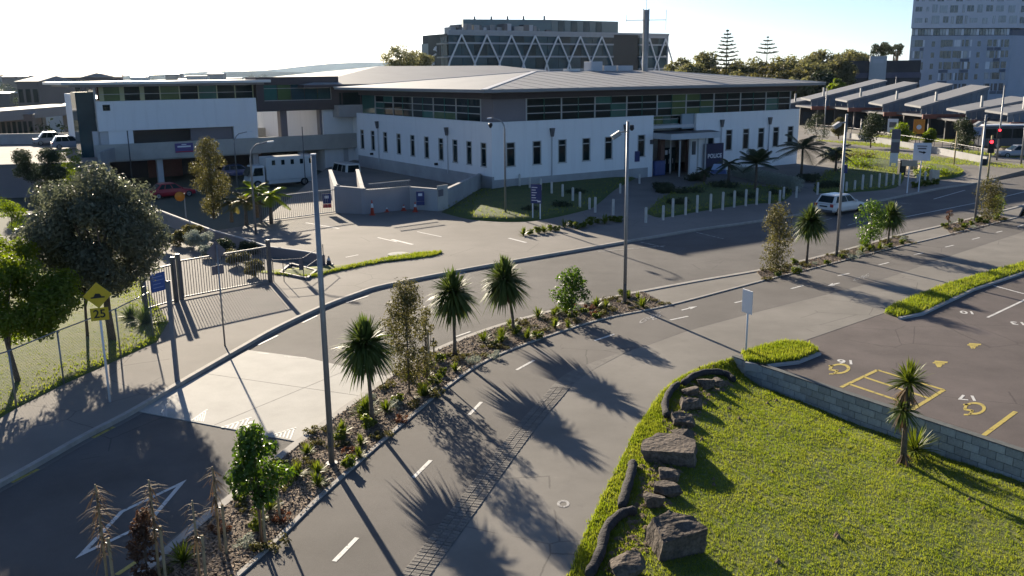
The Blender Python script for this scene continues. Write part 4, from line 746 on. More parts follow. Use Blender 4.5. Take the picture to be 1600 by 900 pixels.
LM = [((172, 945), 'the leftmost lancewood'), ((250, 912), 'the tall brown lancewood'), ((344, 862), 'the stakes of the glossy leaved tree'), ((408, 850), 'the glossy leaved young tree'), ((460, 790), 'the gap before the nearest lamp post'), ((518, 725), 'the nearest lamp post'), ((582, 664), 'the first cabbage tree'), ((640, 616), 'the olive brown young tree'), ((711, 557), 'the second cabbage tree'), ((803, 522), 'the largest cabbage tree'), ((850, 508), 'the gap before the lone tree'), ((894, 498), 'the lone round tree'), ((976, 474), 'the second lamp post'), ((1213, 427), 'the narrow feathery tree'), ((1260, 414), 'the cabbage tree of the middle bed'), ((1307, 400), 'the third lamp post'), ((1359, 390), 'the young tree of the middle bed'), ((1387, 384), 'the drooping pale cabbage tree'), ((1482, 353), 'the spindly russet sapling'), ((1523, 347), 'the farthest lamp post'), ((1542, 346), 'the rounded golden tree')]
LMW = [(at(*q), n_) for q, n_ in LM]; USED = {}
def tuft_label(p, k, s, where):
    if 'bed' not in where: n_ = USED[where] = USED.get(where, 0) + 1; return ORD[n_ - 1] + ' ' + TD[k] + ' from the left ' + where.replace('shaded ', '')
    q, nm = min(LMW, key=lambda a: (a[0][0] - p[0]) ** 2 + (a[0][1] - p[1]) ** 2); ang = (p[0] - q[0]) * .75 + (p[1] - q[1]) * .66; side_ = (p[0] - q[0]) * .66 - (p[1] - q[1]) * .75
    pos = ('just beyond ' if ang > .35 else 'just before ' if ang < -.35 else 'right beside '); bit = ', path side' if side_ > .0 else ', road side'
    for sz in ('', 'smaller ', 'other ', 'further ', 'faint ', 'extra '):
        l_ = sz + TD[k] + ' ' + pos + nm + bit
        if l_ not in USED: break
    USED[l_] = 1; return l_
ORD = 'first second third fourth fifth sixth seventh eighth ninth tenth eleventh twelfth thirteenth fourteenth fifteenth sixteenth'.split()
def tuft(p, k, s, where, r, z=BEDZ):
    t = empty(TN[k], (p[0], p[1], z), r.uniform(0, 6.28), tuft_label(p, k, s, where), 'plant', TD[k] + 's ' + where); t.scale = (s, s, s * r.uniform(.85, 1.2)); obj('leaves', r.choice(TUFT[k]), t)
tr_ = random.Random(41)
for poly, n, where, kinds, smin, smax, sd in ((bed1p, 120, 'in the bark of the long curved bed', [0, 0, 1, 1, 1, 2, 3, 3, 3, 3, 0, 1, 3, 4], .95, 1.5, 51), (bed2p, 34, 'in the bark of the middle bed', [0, 1, 1, 2, 3, 3], .95, 1.6, 52), (bed3p, 20, 'in the bark of the far bed', [1, 1, 2, 3], .9, 1.4, 53)):
    done = []
    for q in scatter(poly, n * 6, np.random.default_rng(sd)):
        if len(done) >= n: break
        if all((q[0] - d[0]) ** 2 + (q[1] - d[1]) ** 2 > .38 ** 2 for d in done): done.append(q); tuft(q, tr_.choice(kinds), tr_.uniform(smin, smax), where, tr_)
# bright tufts along the police forecourt edge
for i in range(15):
    q = at(818 + i * 10.6, 367 - i * 1.45 + tr_.uniform(-3, 2)); tuft(q, 1 if i % 3 else 0, tr_.uniform(1.5, 2.1), 'edging the shaded forecourt path', tr_, 0.0)
for i in range(5):
    q = at(1428 + i * 8, 293 - i * 1.2); tuft(q, 1, 2.2, 'by the low walls near the junction', tr_, 0.0)
# ------------------------------------------------------------------ trees in the beds
def gp(x, y, z=BEDZ): return at(x, y, z)
cabbage(gp(582, 664), hgt(582, 664, 502), .95, 'cabbage tree with a round leafy head nearest the tall front lamp post', 61, 620, (-.10, .0))
cabbage(gp(711, 557), hgt(711, 557, 428), .98, 'cabbage tree with shaggy brown skirt, second along the curved bed', 62, 680, (-.03, 0))
cabbage(gp(803, 522), hgt(803, 522, 408), 1.05, 'largest cabbage tree of the curved bed, with leaning trunk', 63, 760, (-.35, .1))
cabbage(gp(1260, 414), hgt(1260, 414, 324), 1.0, 'cabbage tree beside the lamp post in the middle bed', 64, 620, (.08, 0), False)
cabbage(gp(1387, 384), hgt(1387, 384, 318), .95, 'drooping pale cabbage tree at the end of the middle bed', 65, 500, (.05, 0))
swords('leaves', empty('young_cabbage_plant', gp(572, 648), 0, 'trunkless young cabbage plant at the foot of the nearest cabbage tree', 'plant'), (0, 0, .05), .62, 110, lf_tuft, 66, .028, .2, 1.4, .3)
def small_tree(x, yb, ytop, wpx, label, mat, seed, n=2600, leaf=.11, z=BEDZ, low=.25, k=22, r0=.035, name='young_tree', taper=1.0, clr=(.16, .26), kk=9):
    p = at(x, yb, z); h = hgt(x, yb, ytop, z); W = wpx * math.hypot(p[1], CAMZ) / F; r = random.Random(seed); cl = []
    for i in range(k):
        u = (i + .5) / k; zz_ = h * (low + (1 - low) * u) - .1; env = math.sin(PI * min(1, (.12 + u * .88))) ** .7 if taper == 1 else (1 - u) ** .6 * .9 + .12
        a = r.uniform(0, 6.28); q = r.uniform(.2, 1) * W / 2 * env * .8; cl.append((q * math.cos(a), q * math.sin(a), zz_, r.uniform(*clr) * W * .9))
    return tree(name, p, label, cl, n, leaf, mat, (0, 0, h * .8), r0, seed, 'tree', k=kk, fork=.2)
small_tree(640, 616, 440, 100, 'thin olive brown young tree between two cabbage trees', lf_olive, 71, 9000, .075, low=.15, k=46, clr=(.14, .26))
small_tree(668, 594, 478, 40, 'sparse fawn sapling with timber stake behind the olive young tree', lf_olive, 72, 700, .09, low=.35, k=12)
small_tree(894, 498, 423, 62, 'small round bright green tree standing alone in the curved bed', lf_puka, 73, 2100, .13, low=.3, k=18, clr=(.2, .32))
small_tree(408, 850, 664, 100, 'bushy glossy leaved young tree tied to stakes in the front of the bed', lf_puka, 74, 3600, .115, low=.42, k=24, clr=(.14, .26))
small_tree(1213, 427, 322, 50, 'tall narrow feathery tree at the start of the middle bed', lf_olive, 75, 4600, .10, low=.12, k=30, clr=(.26, .40))
small_tree(1359, 390, 316, 44, 'bright green young tree in the middle bed', lf_puka, 76, 2200, .13, low=.22, k=20, clr=(.26, .40), taper=1)
small_tree(1542, 346, 282, 42, 'rounded golden green tree beside the farthest lamp post', lf_olive, 77, 3200, .11, low=.2, k=22, clr=(.28, .42))
small_tree(1556, 342, 306, 24, 'smaller green sapling to the right of the rounded golden tree', lf_lime, 78, 900, .11, low=.3, k=10, clr=(.3, .45))
small_tree(1482, 353, 326, 16, 'spindly russet sapling in the far bed', lf_red, 79, 260, .09, low=.3, k=7)
# lancewoods: slender stems with stiff drooping leaves
def lancewood(x, yb, ytop, label, seed, mat=lf_dead, n=70, R=.42, stake=True, name='lancewood'):
    p = at(x, yb, BEDZ); h = hgt(x, yb, ytop, BEDZ); t = empty(name, p, 0, label, 'tree'); MB().tube([(0, 0, -.1), (.01, 0, h * .6), (0, 0, h)], [.03, .026, .016], 7).build('trunk', wood_m, t, smooth=True)
    r = np.random.default_rng(seed)
    V = []; n_ = n; az = r.random(n_) * 2 * PI; zc = h * (.42 + .58 * r.random(n_)); L_ = R * (.5 + .7 * r.random(n_)); dn = .25 + .75 * r.random(n_)
    d = np.c_[np.cos(az), np.sin(az), -dn]; d /= np.linalg.norm(d, axis=1)[:, None]; sd = np.c_[-np.sin(az), np.cos(az), np.zeros(n_)] * .009; b = np.c_[np.zeros(n_), np.zeros(n_), zc]; e_ = b + d * L_[:, None]; m_ = b + d * L_[:, None] * .5 + np.array([0, 0, .03]); nn = np.cross(d, sd)
    V = np.stack([b - sd, b + sd, m_ + sd, m_ - sd, m_ - sd, m_ + sd, e_ + sd * .5, e_ - sd * .5], 1).reshape(-1, 3); obj('leaves', npmesh('leaves', V, np.arange(8 * n_).reshape(-1, 4), mat), t)
    if stake:
        s = empty('tree_stake', (p[0] + .16, p[1] - .08, BEDZ), 0, 'timber stake beside the ' + label.split(' in ')[0], 'stake'); MB().tube([(0, 0, -.2), (0, 0, h * .58)], .032, 8).build('post', wood_m, s); MB().tube([(0, 0, h * .53), (-.16, .08, h * .53)], .018, 6).build('tie', black, s)
lancewood(172, 945, 757, 'leftmost pale lancewood in the bottom corner', 81, lf_dead, 130, .40); lancewood(250, 912, 750, 'tall brown lancewood in front of the painted diamond', 82, lf_dead, 110, .36)
lancewood(312, 903, 782, 'short sparse lancewood with few dry leaves', 83, lf_dead, 40, .34); lancewood(344, 862, 729, 'lancewood nearest the glossy leaved young tree', 84, lf_dead, 60, .42)
small_tree(233, 912, 792, 62, 'dead russet brown shrub between the lancewoods', lf_dead2, 85, 1300, .09, low=.1, k=16, r0=.02, name='dead_shrub', taper=1)
for i, (x, yb, yt, lb_) in enumerate(((437, 812, 733, 'timber stake right of the glossy leaved young tree'), (415, 852, 770, 'timber stake left of the glossy leaved young tree'), (671, 600, 520, 'pale timber stake beside the fawn sapling'), (679, 586, 527, 'second pale stake with a dark tie near the fawn sapling'))):
    p = at(x, yb, BEDZ); s = empty('tree_stake', p, 0, lb_, 'stake'); h = hgt(x, yb, yt); MB().tube([(0, 0, -.2), (0, 0, h)], .03, 8).build('post', wood_m, s); MB().tube([(-.12, 0, h * .9), (.0, 0, h * .9)], .02, 6).build('tie', black, s)
# ------------------------------------------------------------------ trees on the left
p = at(176, 534); cl = ell(-.35, 0, 4.3, 2.3, 2.1, 2.35, 80, .55, .95, 91, .4)
tree('pohutukawa_tree', p, 'big rounded grey green tree behind the fence on the left', cl, 48000, .15, lf_poh, (0, 0, 2.6), .17, 91, k=12, aspect=.45, fork=.6, shell=.5)
p = at(30, 600); cl = ell(.1, .6, 2.7, 1.7, 1.5, 1.25, 40, .4, .65, 92, .25) + ell(-1.5, 2.5, 4.0, .9, .9, 1.3, 18, .35, .6, 93, .2)
tree('lime_green_tree', p, 'lime green leafy tree at the left picture edge', cl, 24000, .13, lf_lime, (-.3, 0, 2.2), .10, 92, k=10)
p = at(137, 529); tree('understorey_tree', p, 'dark small tree with leaning trunk under the big grey green tree', ell(-.2, .2, 2.6, .9, .8, .8, 12, .3, .45, 94, .2), 3500, .12, lf_dark, (.1, 0, 2.0), .07, 94)
for i, (x, y, sc, lb_) in enumerate(((228, 508, .9, 'strappy flax bush by the corner of the gate'), (205, 500, .7, 'smaller flax bush under the big grey green tree'))):
    p = at(x, y); t = empty('flax_bush', p, 0, lb_, 'plant'); swords('leaves', t, (0, 0, .02), sc, 120, lf_cab, 95 + i, .03, .3, 1.4, .35)
def bush(x, y, wpx, hpx, label, mat, seed, n=2500, leaf=.12, z=0.0, name='shrub', group=None):
    p = at(x, y, z); k_ = math.hypot(p[1], CAMZ) / F; W, Hh = wpx * k_, hpx * k_; t = empty(name, p, 0, label, 'shrub', group); cl = ell(0, 0, Hh * .40, W * .38, W * .38, Hh * .32, 18, W * .12, W * .21, seed, .1)
    leaf_cloud('foliage', cl, n, leaf, mat, t, seed); mb = MB(); limbs(mb, (0, 0, -.1), (0, 0, Hh * .3), cl, 6, seed, .04); mb.build('stem', bark_m, t); return t
bush(300, 372, 40, 26, 'olive shrub above the pale grey shrub', lf_olive, 115); bush(330, 402, 40, 30, 'grey shrub closest to the barred gate', lf_silver, 116); bush(370, 415, 44, 32, 'dark weedy shrub inside the gate', lf_olive, 117); bush(385, 398, 40, 26, 'dark shrub by the yard wall', lf_dark, 118)
bush(312, 388, 52, 36, 'pale grey shrub left of the drain behind the gate', lf_silver, 101, 2500); bush(282, 384, 40, 30, 'fawn shrub below the yard wall', lf_olive, 102); bush(345, 398, 50, 36, 'dark shrub behind the barred gate', lf_dark, 103); bush(398, 432, 36, 40, 'weedy shrub against the gate post', lf_olive, 104, 1600); bush(258, 392, 34, 40, 'grey shrub beside the big rounded tree', lf_poh, 105)
bush(68, 320, 84, 132, 'dark round bush in front of the side deck', lf_dark, 106, 11000, .18, -1.2); bush(108, 316, 52, 118, 'lime sapling beside the dark round bush', lf_lime, 107, 3000, .16, -1.2); bush(131, 312, 30, 118, 'thin lime sapling in front of the stair tower', lf_lime, 108, 500, .14, -1.2); bush(20, 360, 60, 60, 'lime bush far left behind the leafy tree', lf_lime, 109, 2500, .12)
small_tree(334, 340, 216, 62, 'tall tapering olive tree standing in the yard', lf_olive, 111, 9000, .13, z=0, low=.12, k=46, r0=.08, clr=(.16, .30))
def palm(p, h, R, label, seed, mat, nf=16, z=0, droop=.75, name='palm', r0=.11, rise=.9):
    t = empty(name, (p[0], p[1], z), 0, label, 'palm'); MB().tube([(0, 0, -.1), (.02, 0, h * .5), (0, 0, h)], [r0 * 1.25, r0, r0 * .9], 9).build('trunk', bark_m, t, smooth=True); r = random.Random(seed)
    for f in range(nf):
        az = f * 2.399 + r.uniform(-.2, .2); th = rise - 1.25 * (f / nf) + r.uniform(-.15, .15); L_ = R * r.uniform(.8, 1.1); V = []; pts = []
        for k in range(9):
            u = k / 8; q = L_ * u; pts.append(np.array([math.cos(az) * math.cos(th) * q, math.sin(az) * math.cos(th) * q, h + math.sin(th) * q - droop * L_ * .55 * u * u]))
        mb = MB(); mb.tube(pts, [.03 * (1 - .8 * k / 8) for k in range(9)], 4, cap=False); sdv = np.array([-math.sin(az), math.cos(az), 0])
        for k in range(30):
            u = .12 + .86 * k / 29; i = min(7, int(u * 8)); b = pts[i] + (pts[i + 1] - pts[i]) * (u * 8 - i); dv = pts[i + 1] - pts[i]; dv /= np.linalg.norm(dv)
            for s in (-1, 1):
                e_ = b + (sdv * s * .8 + dv * .6 + np.array([0, 0, -.28])) * R * .30 * math.sin(PI * (.12 + u * .82)); wv = dv * .035; mb.quad(b - wv, b + wv, e_ + wv * .3, e_ - wv * .3)
        mb.build('frond', mat, t)
    return t
palm(at(424, 350), 2.0, 1.7, 'yellow green feather palm in front of the yard gate', 121, lf_lime, 15); palm(at(385, 352), 1.7, 1.5, 'shorter feather palm left of the curved street lamp', 122, lf_olive, 13)
palm(at(402, 338), 1.9, 1.6, 'taller feather palm behind the pair in the yard', 129, lf_lime, 14); palm(at(362, 345), 1.3, 1.2, 'small feather palm close to the tall tapering tree', 130, lf_olive, 12)
palm(at(1180, 300), 2.3, 2.1, 'feather palm with bright new fronds in front of the white wall', 123, lf_dark, 22, .1, droop=.5, rise=1.25); palm(at(1252, 268, 0.5), 2.4, 3.0, 'dark arching palm at the right end of the white building', 124, lf_dark, 18, .3, rise=1.1); palm(at(1138, 285), 1.6, 1.4, 'low palm in front of the police sign', 125, lf_dark, 14, .1); palm(at(1100, 284), .9, 1.1, 'smallest palm near the entrance path', 126, lf_dark, 12, .1); palm(at(1305, 270), 1.9, 2.2, 'dark palm behind the passing white car', 127, lf_dark, 15, .1)
swords('leaves', empty('bright_frond_plant', at(1183, 262), 0, 'bright lime rosette catching the sun behind the feather palm', 'plant'), (0, 0, .4), 1.1, 60, lf_lime, 128, .06, .6, 1.5, .2)
# silver hedge in front of the station
hg = empty('silver_hedge', at(1200, 290), 0, 'clipped silvery hedge running in front of the white wall', 'hedge'); b0 = np.array(at(1200, 290)); cl = []
for i in range(26):
    u = i / 25; q = np.array(at(1146 + 100 * u, 276 + 24 * u)) - b0; cl += [(q[0], q[1], .45, .55), (q[0] + .2, q[1] + .6, .75, .6)]
leaf_cloud('foliage', cl, 9000, .14, lf_silver, hg, 131)
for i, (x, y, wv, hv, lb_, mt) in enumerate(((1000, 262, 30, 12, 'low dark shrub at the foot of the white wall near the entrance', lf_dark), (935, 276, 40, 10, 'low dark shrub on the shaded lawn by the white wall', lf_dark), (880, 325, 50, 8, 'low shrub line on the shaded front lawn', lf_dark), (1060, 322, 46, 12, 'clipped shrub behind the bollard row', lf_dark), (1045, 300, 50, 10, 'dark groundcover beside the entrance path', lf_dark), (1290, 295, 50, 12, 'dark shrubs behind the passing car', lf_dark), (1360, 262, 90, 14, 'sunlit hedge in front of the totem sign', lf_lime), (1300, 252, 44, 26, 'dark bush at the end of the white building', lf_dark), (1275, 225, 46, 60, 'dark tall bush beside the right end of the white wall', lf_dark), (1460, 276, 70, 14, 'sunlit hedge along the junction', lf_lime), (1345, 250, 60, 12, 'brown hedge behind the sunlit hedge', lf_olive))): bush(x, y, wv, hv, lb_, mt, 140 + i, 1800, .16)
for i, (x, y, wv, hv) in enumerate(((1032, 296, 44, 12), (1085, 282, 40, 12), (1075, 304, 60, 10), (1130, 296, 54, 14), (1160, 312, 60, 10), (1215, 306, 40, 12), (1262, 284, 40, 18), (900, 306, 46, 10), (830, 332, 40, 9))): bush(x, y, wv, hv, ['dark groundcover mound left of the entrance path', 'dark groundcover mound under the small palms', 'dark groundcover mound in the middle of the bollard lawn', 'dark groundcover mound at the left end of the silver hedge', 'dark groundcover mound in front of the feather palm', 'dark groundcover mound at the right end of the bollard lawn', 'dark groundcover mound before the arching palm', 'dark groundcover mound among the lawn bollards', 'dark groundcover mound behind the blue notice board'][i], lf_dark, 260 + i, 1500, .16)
# street trees in front of the bus station
for i, (x, yb, yt, wv, lb_, mt) in enumerate(((1360, 232, 178, 40, 'dark street tree with two crowns before the bus station', lf_dark), (1310, 218, 186, 22, 'small round street tree left of the bus station crossing', lf_olive), (1408, 228, 196, 34, 'low spreading street tree left of the orange sign', lf_lime), (1452, 230, 203, 22, 'small lime street tree right of the orange sign', lf_lime), (1503, 242, 190, 44, 'dense dark street tree beside the traffic lights', lf_dark))):
    small_tree(x, yb, yt, wv, lb_, mt, 160 + i, 2600, .24, z=-.1, low=.3, k=18, r0=.10, clr=(.24, .36), name='street_tree')
# background trees
def far_tree(x, Y, ytop, wpx, label, seed, mat=lf_far, n=5200, low=.25, zb=-1.2, name='background_tree', group='trees behind the police station', leaf=.75, flat=False, cz=.72, rzf=.25):
    t_ = atY(x, ytop, Y); p = (t_[0], Y, zb); h = t_[2] - zb; W = wpx * Y / F; cl = ell(0, 0, h * cz, W * .48, W * .48, h * rzf, 46, W * .12, W * .2, seed, .3) + ell(0, 0, h * .45, W * .4, W * .4, h * .2, 10, W * .14, W * .2, seed + 500, .2) if not flat else ell(0, 0, h * .88, W * .42, W * .42, h * .09, 22, W * .10, W * .17, seed, .2)
    return tree(name, p, label, cl, n, leaf, mat, (0, 0, h * .6), h * .03, seed, 'tree', group, k=9)
for i, (x, Y, yt, wv, mt) in enumerate(((1062, 240, 93, 52, lf_far), (1100, 250, 80, 50, lf_far), (1165, 240, 92, 70, lf_far), (1118, 225, 108, 56, lf_olive), (1200, 235, 96, 60, lf_far), (1245, 240, 82, 70, lf_far), (1235, 215, 106, 70, lf_olive), (1290, 245, 78, 62, lf_far), (1330, 250, 76, 60, lf_far), (1285, 210, 112, 56, lf_dark), (1170, 205, 116, 60, lf_olive), (1310, 190, 122, 30, lf_lime))):
    far_tree(x, Y, yt, wv, 'tree ' + ['with pale rounded crown right of the zigzag braced office', 'tall and loose, left of the dark conifer', 'broad and low, right of the dark conifer', 'olive, just above the station roof left of the conifer', 'mid height, under the distant thin conifer', 'big and domed, centre of the grove', 'olive, in front of the big domed tree', 'domed, right of the big domed tree', 'domed, next to the black hall', 'dark, low and nearest to the bus sheds', 'olive, just above the station roof right of the conifer', 'lime, slender, left of the black hall'][i], 180 + i, mt)
for i, (x, Y, yt, wv, mt) in enumerate(((1080, 228, 100, 60, lf_far), (1145, 215, 112, 60, lf_far), (1215, 228, 100, 60, lf_olive), (1265, 225, 96, 60, lf_far), (1310, 230, 92, 56, lf_far), (1190, 205, 118, 50, lf_far), (1255, 200, 120, 46, lf_far))): far_tree(x, Y, yt, wv, ['low pale tree right of the office braces', 'pale tree below the dark conifer', 'olive tree in the front of the grove', 'pale tree before the big domed tree', 'pale tree left of the black hall', 'lowest pale tree above the middle of the station roof', 'lowest pale tree above the right end of the station roof'][i], 240 + i, mt)
far_tree(1380, 300, 66, 40, 'high umbrella shaped gum tree above the black hall', 195, lf_dark, 2600, leaf=.6, flat=True); far_tree(1402, 310, 66, 26, 'wispy gum tree next to the apartment tower', 196, lf_dark, 1500, leaf=.6, flat=True); far_tree(1345, 290, 82, 46, 'flat topped dark tree left of the high gum tree', 197, lf_dark, 3000, leaf=.6, flat=True)
far_tree(627, 230, 67, 58, 'dark loose tree left of the zigzag braced office', 198, lf_far, 5200, cz=.80, rzf=.17, leaf=.5); far_tree(654, 240, 76, 44, 'dark tree touching the end wall of the office', 199, lf_far, 4200, cz=.80, rzf=.17, leaf=.5)
def conifer(x, Y, ytop, ybot, label, seed, wpx, lay=13, z0=.1):
    t_ = atY(x, ytop, Y); b = atY(x, ybot, Y); p = (t_[0], Y, b[2]); h = t_[2] - b[2]; W = wpx * Y / F; t = empty('norfolk_pine', p, 0, label, 'tree'); MB().tube([(0, 0, 0), (0, 0, h)], [h * .018, .05], 7).build('trunk', bark_m, t); r = random.Random(seed); cl = []
    br_ = MB()
    for i in range(lay):
        u = i / (lay - 1); z = h * (z0 + (.97 - z0) * u ** .92); R = W / 2 * (1 - u) ** .75 + .2
        for k in range(6):
            a = k * PI / 3 + i * .5; br_.tube([(0, 0, z), (R * .6 * math.cos(a), R * .6 * math.sin(a), z + .05 * R), (R * math.cos(a), R * math.sin(a), z + .25 * R)], [.10, .07, .03], 5)
            for s in range(7): q = R * (s + 1.2) / 7; cl.append((q * math.cos(a), q * math.sin(a), z + .12 * q * q / R + .08, .20 + .12 * (1 - u) * (1 - s / 9)))
    br_.build('branches', bark_m, t)['kind'] = 'stuff'
    leaf_cloud('crown', cl, 6000, .42, lf_dark, t, seed, .3, zsq=.6)
conifer(1137, 230, 46, 130, 'dark layered conifer standing above the grove', 201, 50); conifer(1200, 320, 57, 105, 'thin distant conifer above the grove', 202, 30, 5, .45)
# ------------------------------------------------------------------ rocks and drain socks
def rock(x, yb, wpx, hpx, label, seed, boxy=False):
    p = on_lawn(x, yb); k_ = math.hypot(p[1], CAMZ) / F; W, Hh = wpx * k_, hpx * k_ * .82; r = np.random.default_rng(seed); bm = bmesh.new(); bmesh.ops.create_icosphere(bm, subdivisions=4, radius=1)
    pl_ = [(lambda d: d / np.linalg.norm(d))(r.normal(size=3)) for _ in range(7)] + [np.array(q) + r.normal(0, .16, 3) for q in ((1, 0, 0), (-1, 0, 0), (0, 1, 0), (0, -1, 0), (0, 0, 1))]; pl_ = [q / np.linalg.norm(q) for q in pl_]; of = r.uniform(.50, .72, 12)
    if boxy: pl_ = [q / np.linalg.norm(q) for q in [np.array(q) + r.normal(0, .10, 3) for q in ((1, 0, 0), (-1, 0, 0), (0, 1, 0), (0, -1, 0), (0, 0, 1), (0, 0, -1), (.7, .7, .4), (-.6, .6, .6))]]; of = np.array([.56, .56, .56, .56, .5, .5, .74, .76])
    ph = r.random(9) * 6.28
    for v in bm.verts:
        c = np.array(v.co)
        for d, o_ in zip(pl_, of):
            q = c @ d
            if q > o_: c = c - d * (q - o_)
        c = c * (1 + .035 * math.sin(6 * c[0] + ph[0]) * math.sin(7 * c[1] + ph[1]) + .02 * math.sin(15 * c[2] + ph[2]) * math.sin(13 * c[0] + ph[3]) + .016 * math.sin(31 * c[1] + ph[4]) * math.sin(27 * c[2] + ph[5]) + .012 * math.sin(47 * c[0] + ph[6]) * math.sin(53 * c[1] + 40 * c[2] + ph[7])); v.co = c
    co = np.array([v.co for v in bm.verts]); lo_, hi_ = co.min(0), co.max(0)
    for v in bm.verts:
        c = (np.array(v.co) - (lo_ + hi_) / 2) / (hi_ - lo_); v.co = (c[0] * W, c[1] * W * .8, (c[2] + .22) * Hh)
    me = bpy.data.meshes.new('rock'); bm.to_mesh(me); bm.free(); me.materials.append(rock_m); o = obj('rock', me, None, p, r.uniform(-.25, .25)); tag(o, label, 'rock'); return o
for i, (x, y, wv, hv, lb_) in enumerate(((1055, 858, 84, 82, 'largest square brown boulder with a cracked flat top'), (1046, 714, 86, 44, 'long flat dark boulder in the middle of the rock row'), (983, 898, 56, 48, 'pointed boulder at the bottom edge left of the largest one'), (1042, 772, 44, 28, 'grey rock just above the largest boulder'), (1046, 748, 34, 24, 'small peaked grey rock below the long flat boulder'), (1021, 790, 32, 32, 'rounded rock left of the grey rocks'), (1068, 688, 36, 28, 'light peaked rock directly above the long flat boulder'), (1067, 663, 38, 28, 'rock second above the long flat boulder'), (1080, 638, 36, 30, 'dark rock halfway up the row'), (1078, 616, 28, 20, 'small rock inside the bend of the black sock'), (1102, 606, 28, 26, 'upright rock near the top of the row'), (1120, 602, 22, 18, 'topmost small rock beside the block wall end'))): rock(x, y, wv, hv, lb_, 210 + i, i < 2)
soilp = cr([on_lawn(*p) for p in ((1150, 602), (1115, 618), (1085, 660), (1085, 700), (1060, 740), (1045, 790), (1010, 800), (1010, 870), (960, 905), (945, 880), (985, 800), (1000, 750), (1000, 700), (1030, 670), (1050, 630), (1075, 600), (1120, 590), (1150, 602))], 3)[:-1]
def soil_strip(poly):
    P = scatter(poly, 900, np.random.default_rng(5)); n = len(P); r = np.random.default_rng(6); a = r.random(n) * 6.28; s = .04 + .10 * r.random(n) ** 2; z = lawn_z(P[:, 0], P[:, 1]); V = []; Fq = []
    for i in range(n):
        o_ = len(V); k = 5; V += [(P[i, 0] + s[i] * math.cos(a[i] + t * 6.28 / k) * (1 + .3 * math.sin(t * 3)), P[i, 1] + s[i] * math.sin(a[i] + t * 6.28 / k), z[i] - .01) for t in range(k)] + [(P[i, 0], P[i, 1], z[i] + s[i] * .55)]; Fq += [(o_ + t, o_ + (t + 1) % k, o_ + k) for t in range(k)]
    o = obj('soil_clods', npmesh('soil_clods', V, Fq, soil)); tag(o, 'bare brown soil clods around the rock row', 'soil', kind='stuff')
soil_strip(soilp)
def clods(poly, n, seed, label, mat):
    P = scatter(poly, n, np.random.default_rng(seed)); r = np.random.default_rng(seed); k = np.sin(P[:, 0] * 2.1) * np.sin(P[:, 1] * 1.7 + 1) > .35; P = P[k]; z = lawn_z(P[:, 0], P[:, 1]); V = []; Fq = []
    for i in range(len(P)):
        s = .03 + .06 * r.random(); o_ = len(V); a = r.random() * 6; V += [(P[i, 0] + s * math.cos(a + t * 1.256), P[i, 1] + s * math.sin(a + t * 1.256), z[i]) for t in range(5)] + [(P[i, 0], P[i, 1], z[i] + s + .05)]; Fq += [(o_ + t, o_ + (t + 1) % 5, o_ + 5) for t in range(5)]
    tag(obj('soil_clods', npmesh('soil_clods', V, Fq, mat)), label, 'soil', kind='stuff')
clods(lawn_poly, 260, 9, 'small dry clods scattered across the foreground lawn', soil)
def sock(pts, r_px, label):
    P = [on_lawn(*q) for q in pts]; C = cr(P, 5); z = [lz(*q) for q in C]; k_ = math.hypot(P[0][1], CAMZ) / F; R = r_px * k_; q3 = [(c[0], c[1], zz_ + R * .75) for c, zz_ in zip(C, z)]; n = len(q3)
    tag(MB().tube(q3, [R * (1 + .10 * math.sin(i * 1.7)) * (.7 if i in (0, n - 1) else 1) for i in range(n)], 10).build('drain_sock', log_m, smooth=True), label, 'drain sock')
sock(((1042, 656), (1039, 634), (1048, 614), (1060, 603)), 5.8, 'short black drain sock curving along the upper grass edge'); sock(((1066, 604), (1084, 591), (1110, 585), (1134, 588), (1147, 598)), 5.5, 'black drain sock looping round to the block wall end'); sock(((989, 727), (986, 745), (977, 775), (971, 798)), 7.2, 'straight black drain sock beside the long flat boulder'); sock(((993, 803), (970, 809), (947, 833), (938, 868), (920, 905)), 7.6, 'long bent black drain sock at the bottom of the rock row')
# ------------------------------------------------------------------ block wall
wa = math.atan2(wd[1], wd[0]); bw = empty('block_wall', (W0[0], W0[1], 0), wa, 'grey concrete block retaining wall along the edge of the car park', 'wall')
BH, BW_ = .235, .47; zt = .06; boxpart('mortar_core', mortar, bw, 0.01, WL, -.19, -.03, -1.1, zt - .01)
bm_ = MB().box(0, BW_ - .014, -.21, -.02, 0, BH - .012).mesh('block', block_m, bevel=.008, seg=1); bh_ = MB().box(0, BW_ / 2 - .014, -.21, -.02, 0, BH - .012).mesh('half_block', block_m, bevel=.008, seg=1)
for c in range(5):
    x = 0; z = zt - (c + 1) * BH
    if c % 2: obj('half_block', bh_, bw, (0, 0, z)); x = BW_ / 2
    while x < WL: obj('block', bm_, bw, (x, random.uniform(-.004, .004), z)); x += BW_
boxpart('coping', mortar, bw, -.01, WL, -.22, .02, zt + .002, zt + .03, .01)
